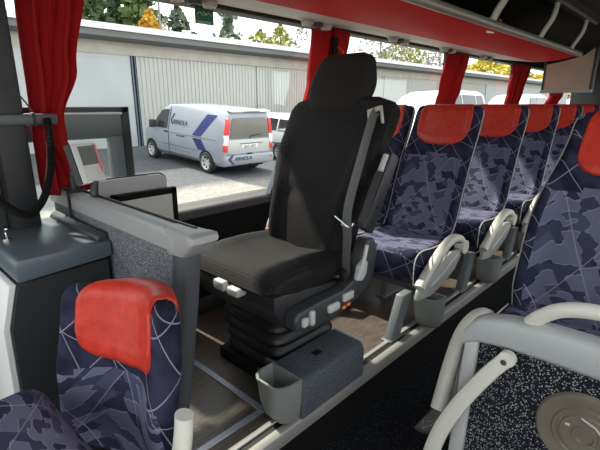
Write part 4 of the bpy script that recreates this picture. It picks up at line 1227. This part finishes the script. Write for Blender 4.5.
c3 = estate('tall white vehicle, its top seen above the second and third red headrests', (33.6, 9.8, gz(9.8)), R(90), 1.72)
c2.scale = c3.scale = (1.5, 1.55, 1.55)

# lamp pole
lp = thing('lamp_pole', 'thin grey pole rising behind the garage roof', 'pole', (14.3, 27.5, gz(18)))
b = newbm(); cyl(b, (15.4, 26.6, gz(18)), (15.4, 26.6, 9.9), .09, 10, .06); obj('mast', b, M['gutter'], lp)
b = newbm(); tube(b, [(15.4, 26.6, 9.8), (15.4, 25.6, 10.)], .05, 8); obj('arm', b, M['gutter'], lp)

# trees -----------------------------------------------------------
def tree(kind, label, x, y, top, w, leaf, cat='tree', n=900, ls=.35, base=None, group='trees behind the garage'):
    zb = gz(18)
    t = thing(kind, label, cat, (x, y, zb), group)
    b = newbm(); cyl(b, (x, y, zb), (x, y, top - .3), .05 + w * .05, 10, .03); obj('trunk', b, bark, t)
    b = newbm(); rr = random.Random(int(x * 97 + y * 13 + top * 7))
    lo = base if base is not None else zb + (top - zb) * .15
    for i in range(n):
        u = rr.random(); z = lo + (top - lo) * u
        if kind == 'spruce_tree':
            rad = w * (1 - u) ** .85 * (.75 + .25 * math.sin(u * 60)) + .08
        elif kind == 'pine_tree':
            rad = w * (1 - u) ** .7 * (.35 + .65 * (math.sin(u * 21 + x) > -.1)) + .1
        else:
            rad = w * math.sqrt(max(0, 1 - (2 * u - .95) ** 2)) * (.8 + .25 * math.sin(u * 14 + x))
        a = rr.random() * 2 * PI; q = rad * rr.random() ** .45
        c = Vector((x + q * math.cos(a), y + q * math.sin(a), z - (.25 * q if kind == 'spruce_tree' else 0)))
        s = ls * (.5 + rr.random())
        ax = Vector((rr.uniform(-1, 1), rr.uniform(-1, 1), rr.uniform(-1, 1))).normalized(); bx_ = ax.orthogonal().normalized(); cx_ = ax.cross(bx_)
        p = [c + bx_ * s * .5, c + cx_ * s * .5, c - bx_ * s * .5, c - cx_ * s * .4 + ax * s * .3]
        vs = [b.verts.new(v) for v in p]
        b.faces.new([vs[0], vs[1], vs[2]]); b.faces.new([vs[0], vs[2], vs[3]])
    obj('crown', b, leaf, t, angle=180)
def ux(px, y):   # world x on plane y for image column px at the horizon
    u = (px - 300) / F; f = math.cos(P) + math.sin(P) * (225 - 104) / F
    return y * (f * math.cos(A) + u * math.sin(A)) / (f * math.sin(A) - u * math.cos(A))
TR = [('spruce_tree', 'broad dark spruce nearest the front curtain, behind the roof', 85, 32, 9.6, 3.2, L_dark, 1800, .5),
      ('spruce_tree', 'dark green spruce second from the front curtain', 103, 33, 10.2, 3.0, L_dark, 1800, .5),
      ('spruce_tree', 'slim dark spruce just left of the tallest spruce', 123, 34, 9.6, 2.6, L_dark, 1500, .45),
      ('spruce_tree', 'tallest green spruce beside the orange tree', 146, 33, 13.0, 3.6, L_mid, 2400, .5),
      ('birch_tree', 'small orange autumn tree beside the grey pole', 157, 30, 7.4, 1.6, L_or, 900, .35),
      ('birch_tree', 'pale bare tree just right of the grey pole', 172, 36, 8.4, 1.6, L_bare, 300, .3),
      ('pine_tree', 'loose pine just left of the green sticker', 184, 34, 9.0, 2.4, L_pine, 800, .45),
      ('pine_tree', 'low pine right below the green sticker', 198, 36, 7.3, 2.6, L_pine, 650, .4),
      ('pine_tree', 'slim pine to the right of the green sticker', 231, 34, 10.1, 2.8, L_pine, 900, .42),
      ('birch_tree', 'bushy yellow-green tree left of the curtain behind the black seat', 262, 36, 8.4, 2.8, L_yg, 1000, .4),
      ('birch_tree', 'yellow-green tree touching the curtain behind the black seat', 281, 37, 9.6, 2.6, L_yg, 1000, .4),
      ('birch_tree', 'thin bare tree left of the curtain behind the black seat', 301, 40, 10.6, 3.0, L_bare, 420, .35),
      ('birch_tree', 'bare tree right of the curtain behind the black seat', 378, 36, 11.5, 4.5, L_bare, 1500, .35),
      ('birch_tree', 'yellow-green tree above the passenger seats, left of the third curtain', 398, 36, 10.2, 4.6, L_yg, 1800, .45),
      ('birch_tree', 'bare tree close to the third curtain', 425, 38, 12., 6., L_bare, 2200, .4),
      ('birch_tree', 'bright yellow tree right of the third curtain', 481, 34, 9.6, 7.0, L_yel, 2600, .55),
      ('birch_tree', 'bright yellow tree left of the fourth curtain', 505, 32, 9.0, 7.0, L_yel, 2600, .55),
      ('birch_tree', 'ochre autumn tree under the tan divider board', 540, 30, 7.5, 9.0, L_or, 2400, .6),
      ]
for kd, lb, px, y, top, w, lf, n, ls in TR:
    tree(kd, lb, ux(px, y), y, top, w, lf, n=n, ls=ls)

# ------------------------------------------------------------------ light
w = bpy.data.worlds.new('sky'); sc.world = w; w.use_nodes = True
bg = w.node_tree.nodes['Background']; bg.inputs['Color'].default_value = (.93, .965, 1., 1); bg.inputs['Strength'].default_value = 1.3
sun = bpy.data.lights.new('sun', 'SUN'); sun.energy = 5.; sun.angle = R(2.); sun.color = (1., .93, .82)
so = bpy.data.objects.new('sun', sun); C.objects.link(so)
sd = Vector((-.04, 1., 1.08)).normalized()      # direction to the sun
so.rotation_euler = sd.to_track_quat('Z', 'Y').to_euler(); so.location = (0, 6, 12)

vs = sc.view_settings
sc.display_settings.display_device = 'sRGB'
vs.view_transform = 'Standard'; vs.look = 'None'; vs.exposure = 1.15; vs.gamma = 1; vs.use_curve_mapping = False
sc.cycles.max_bounces = 8; sc.cycles.transparent_max_bounces = 16
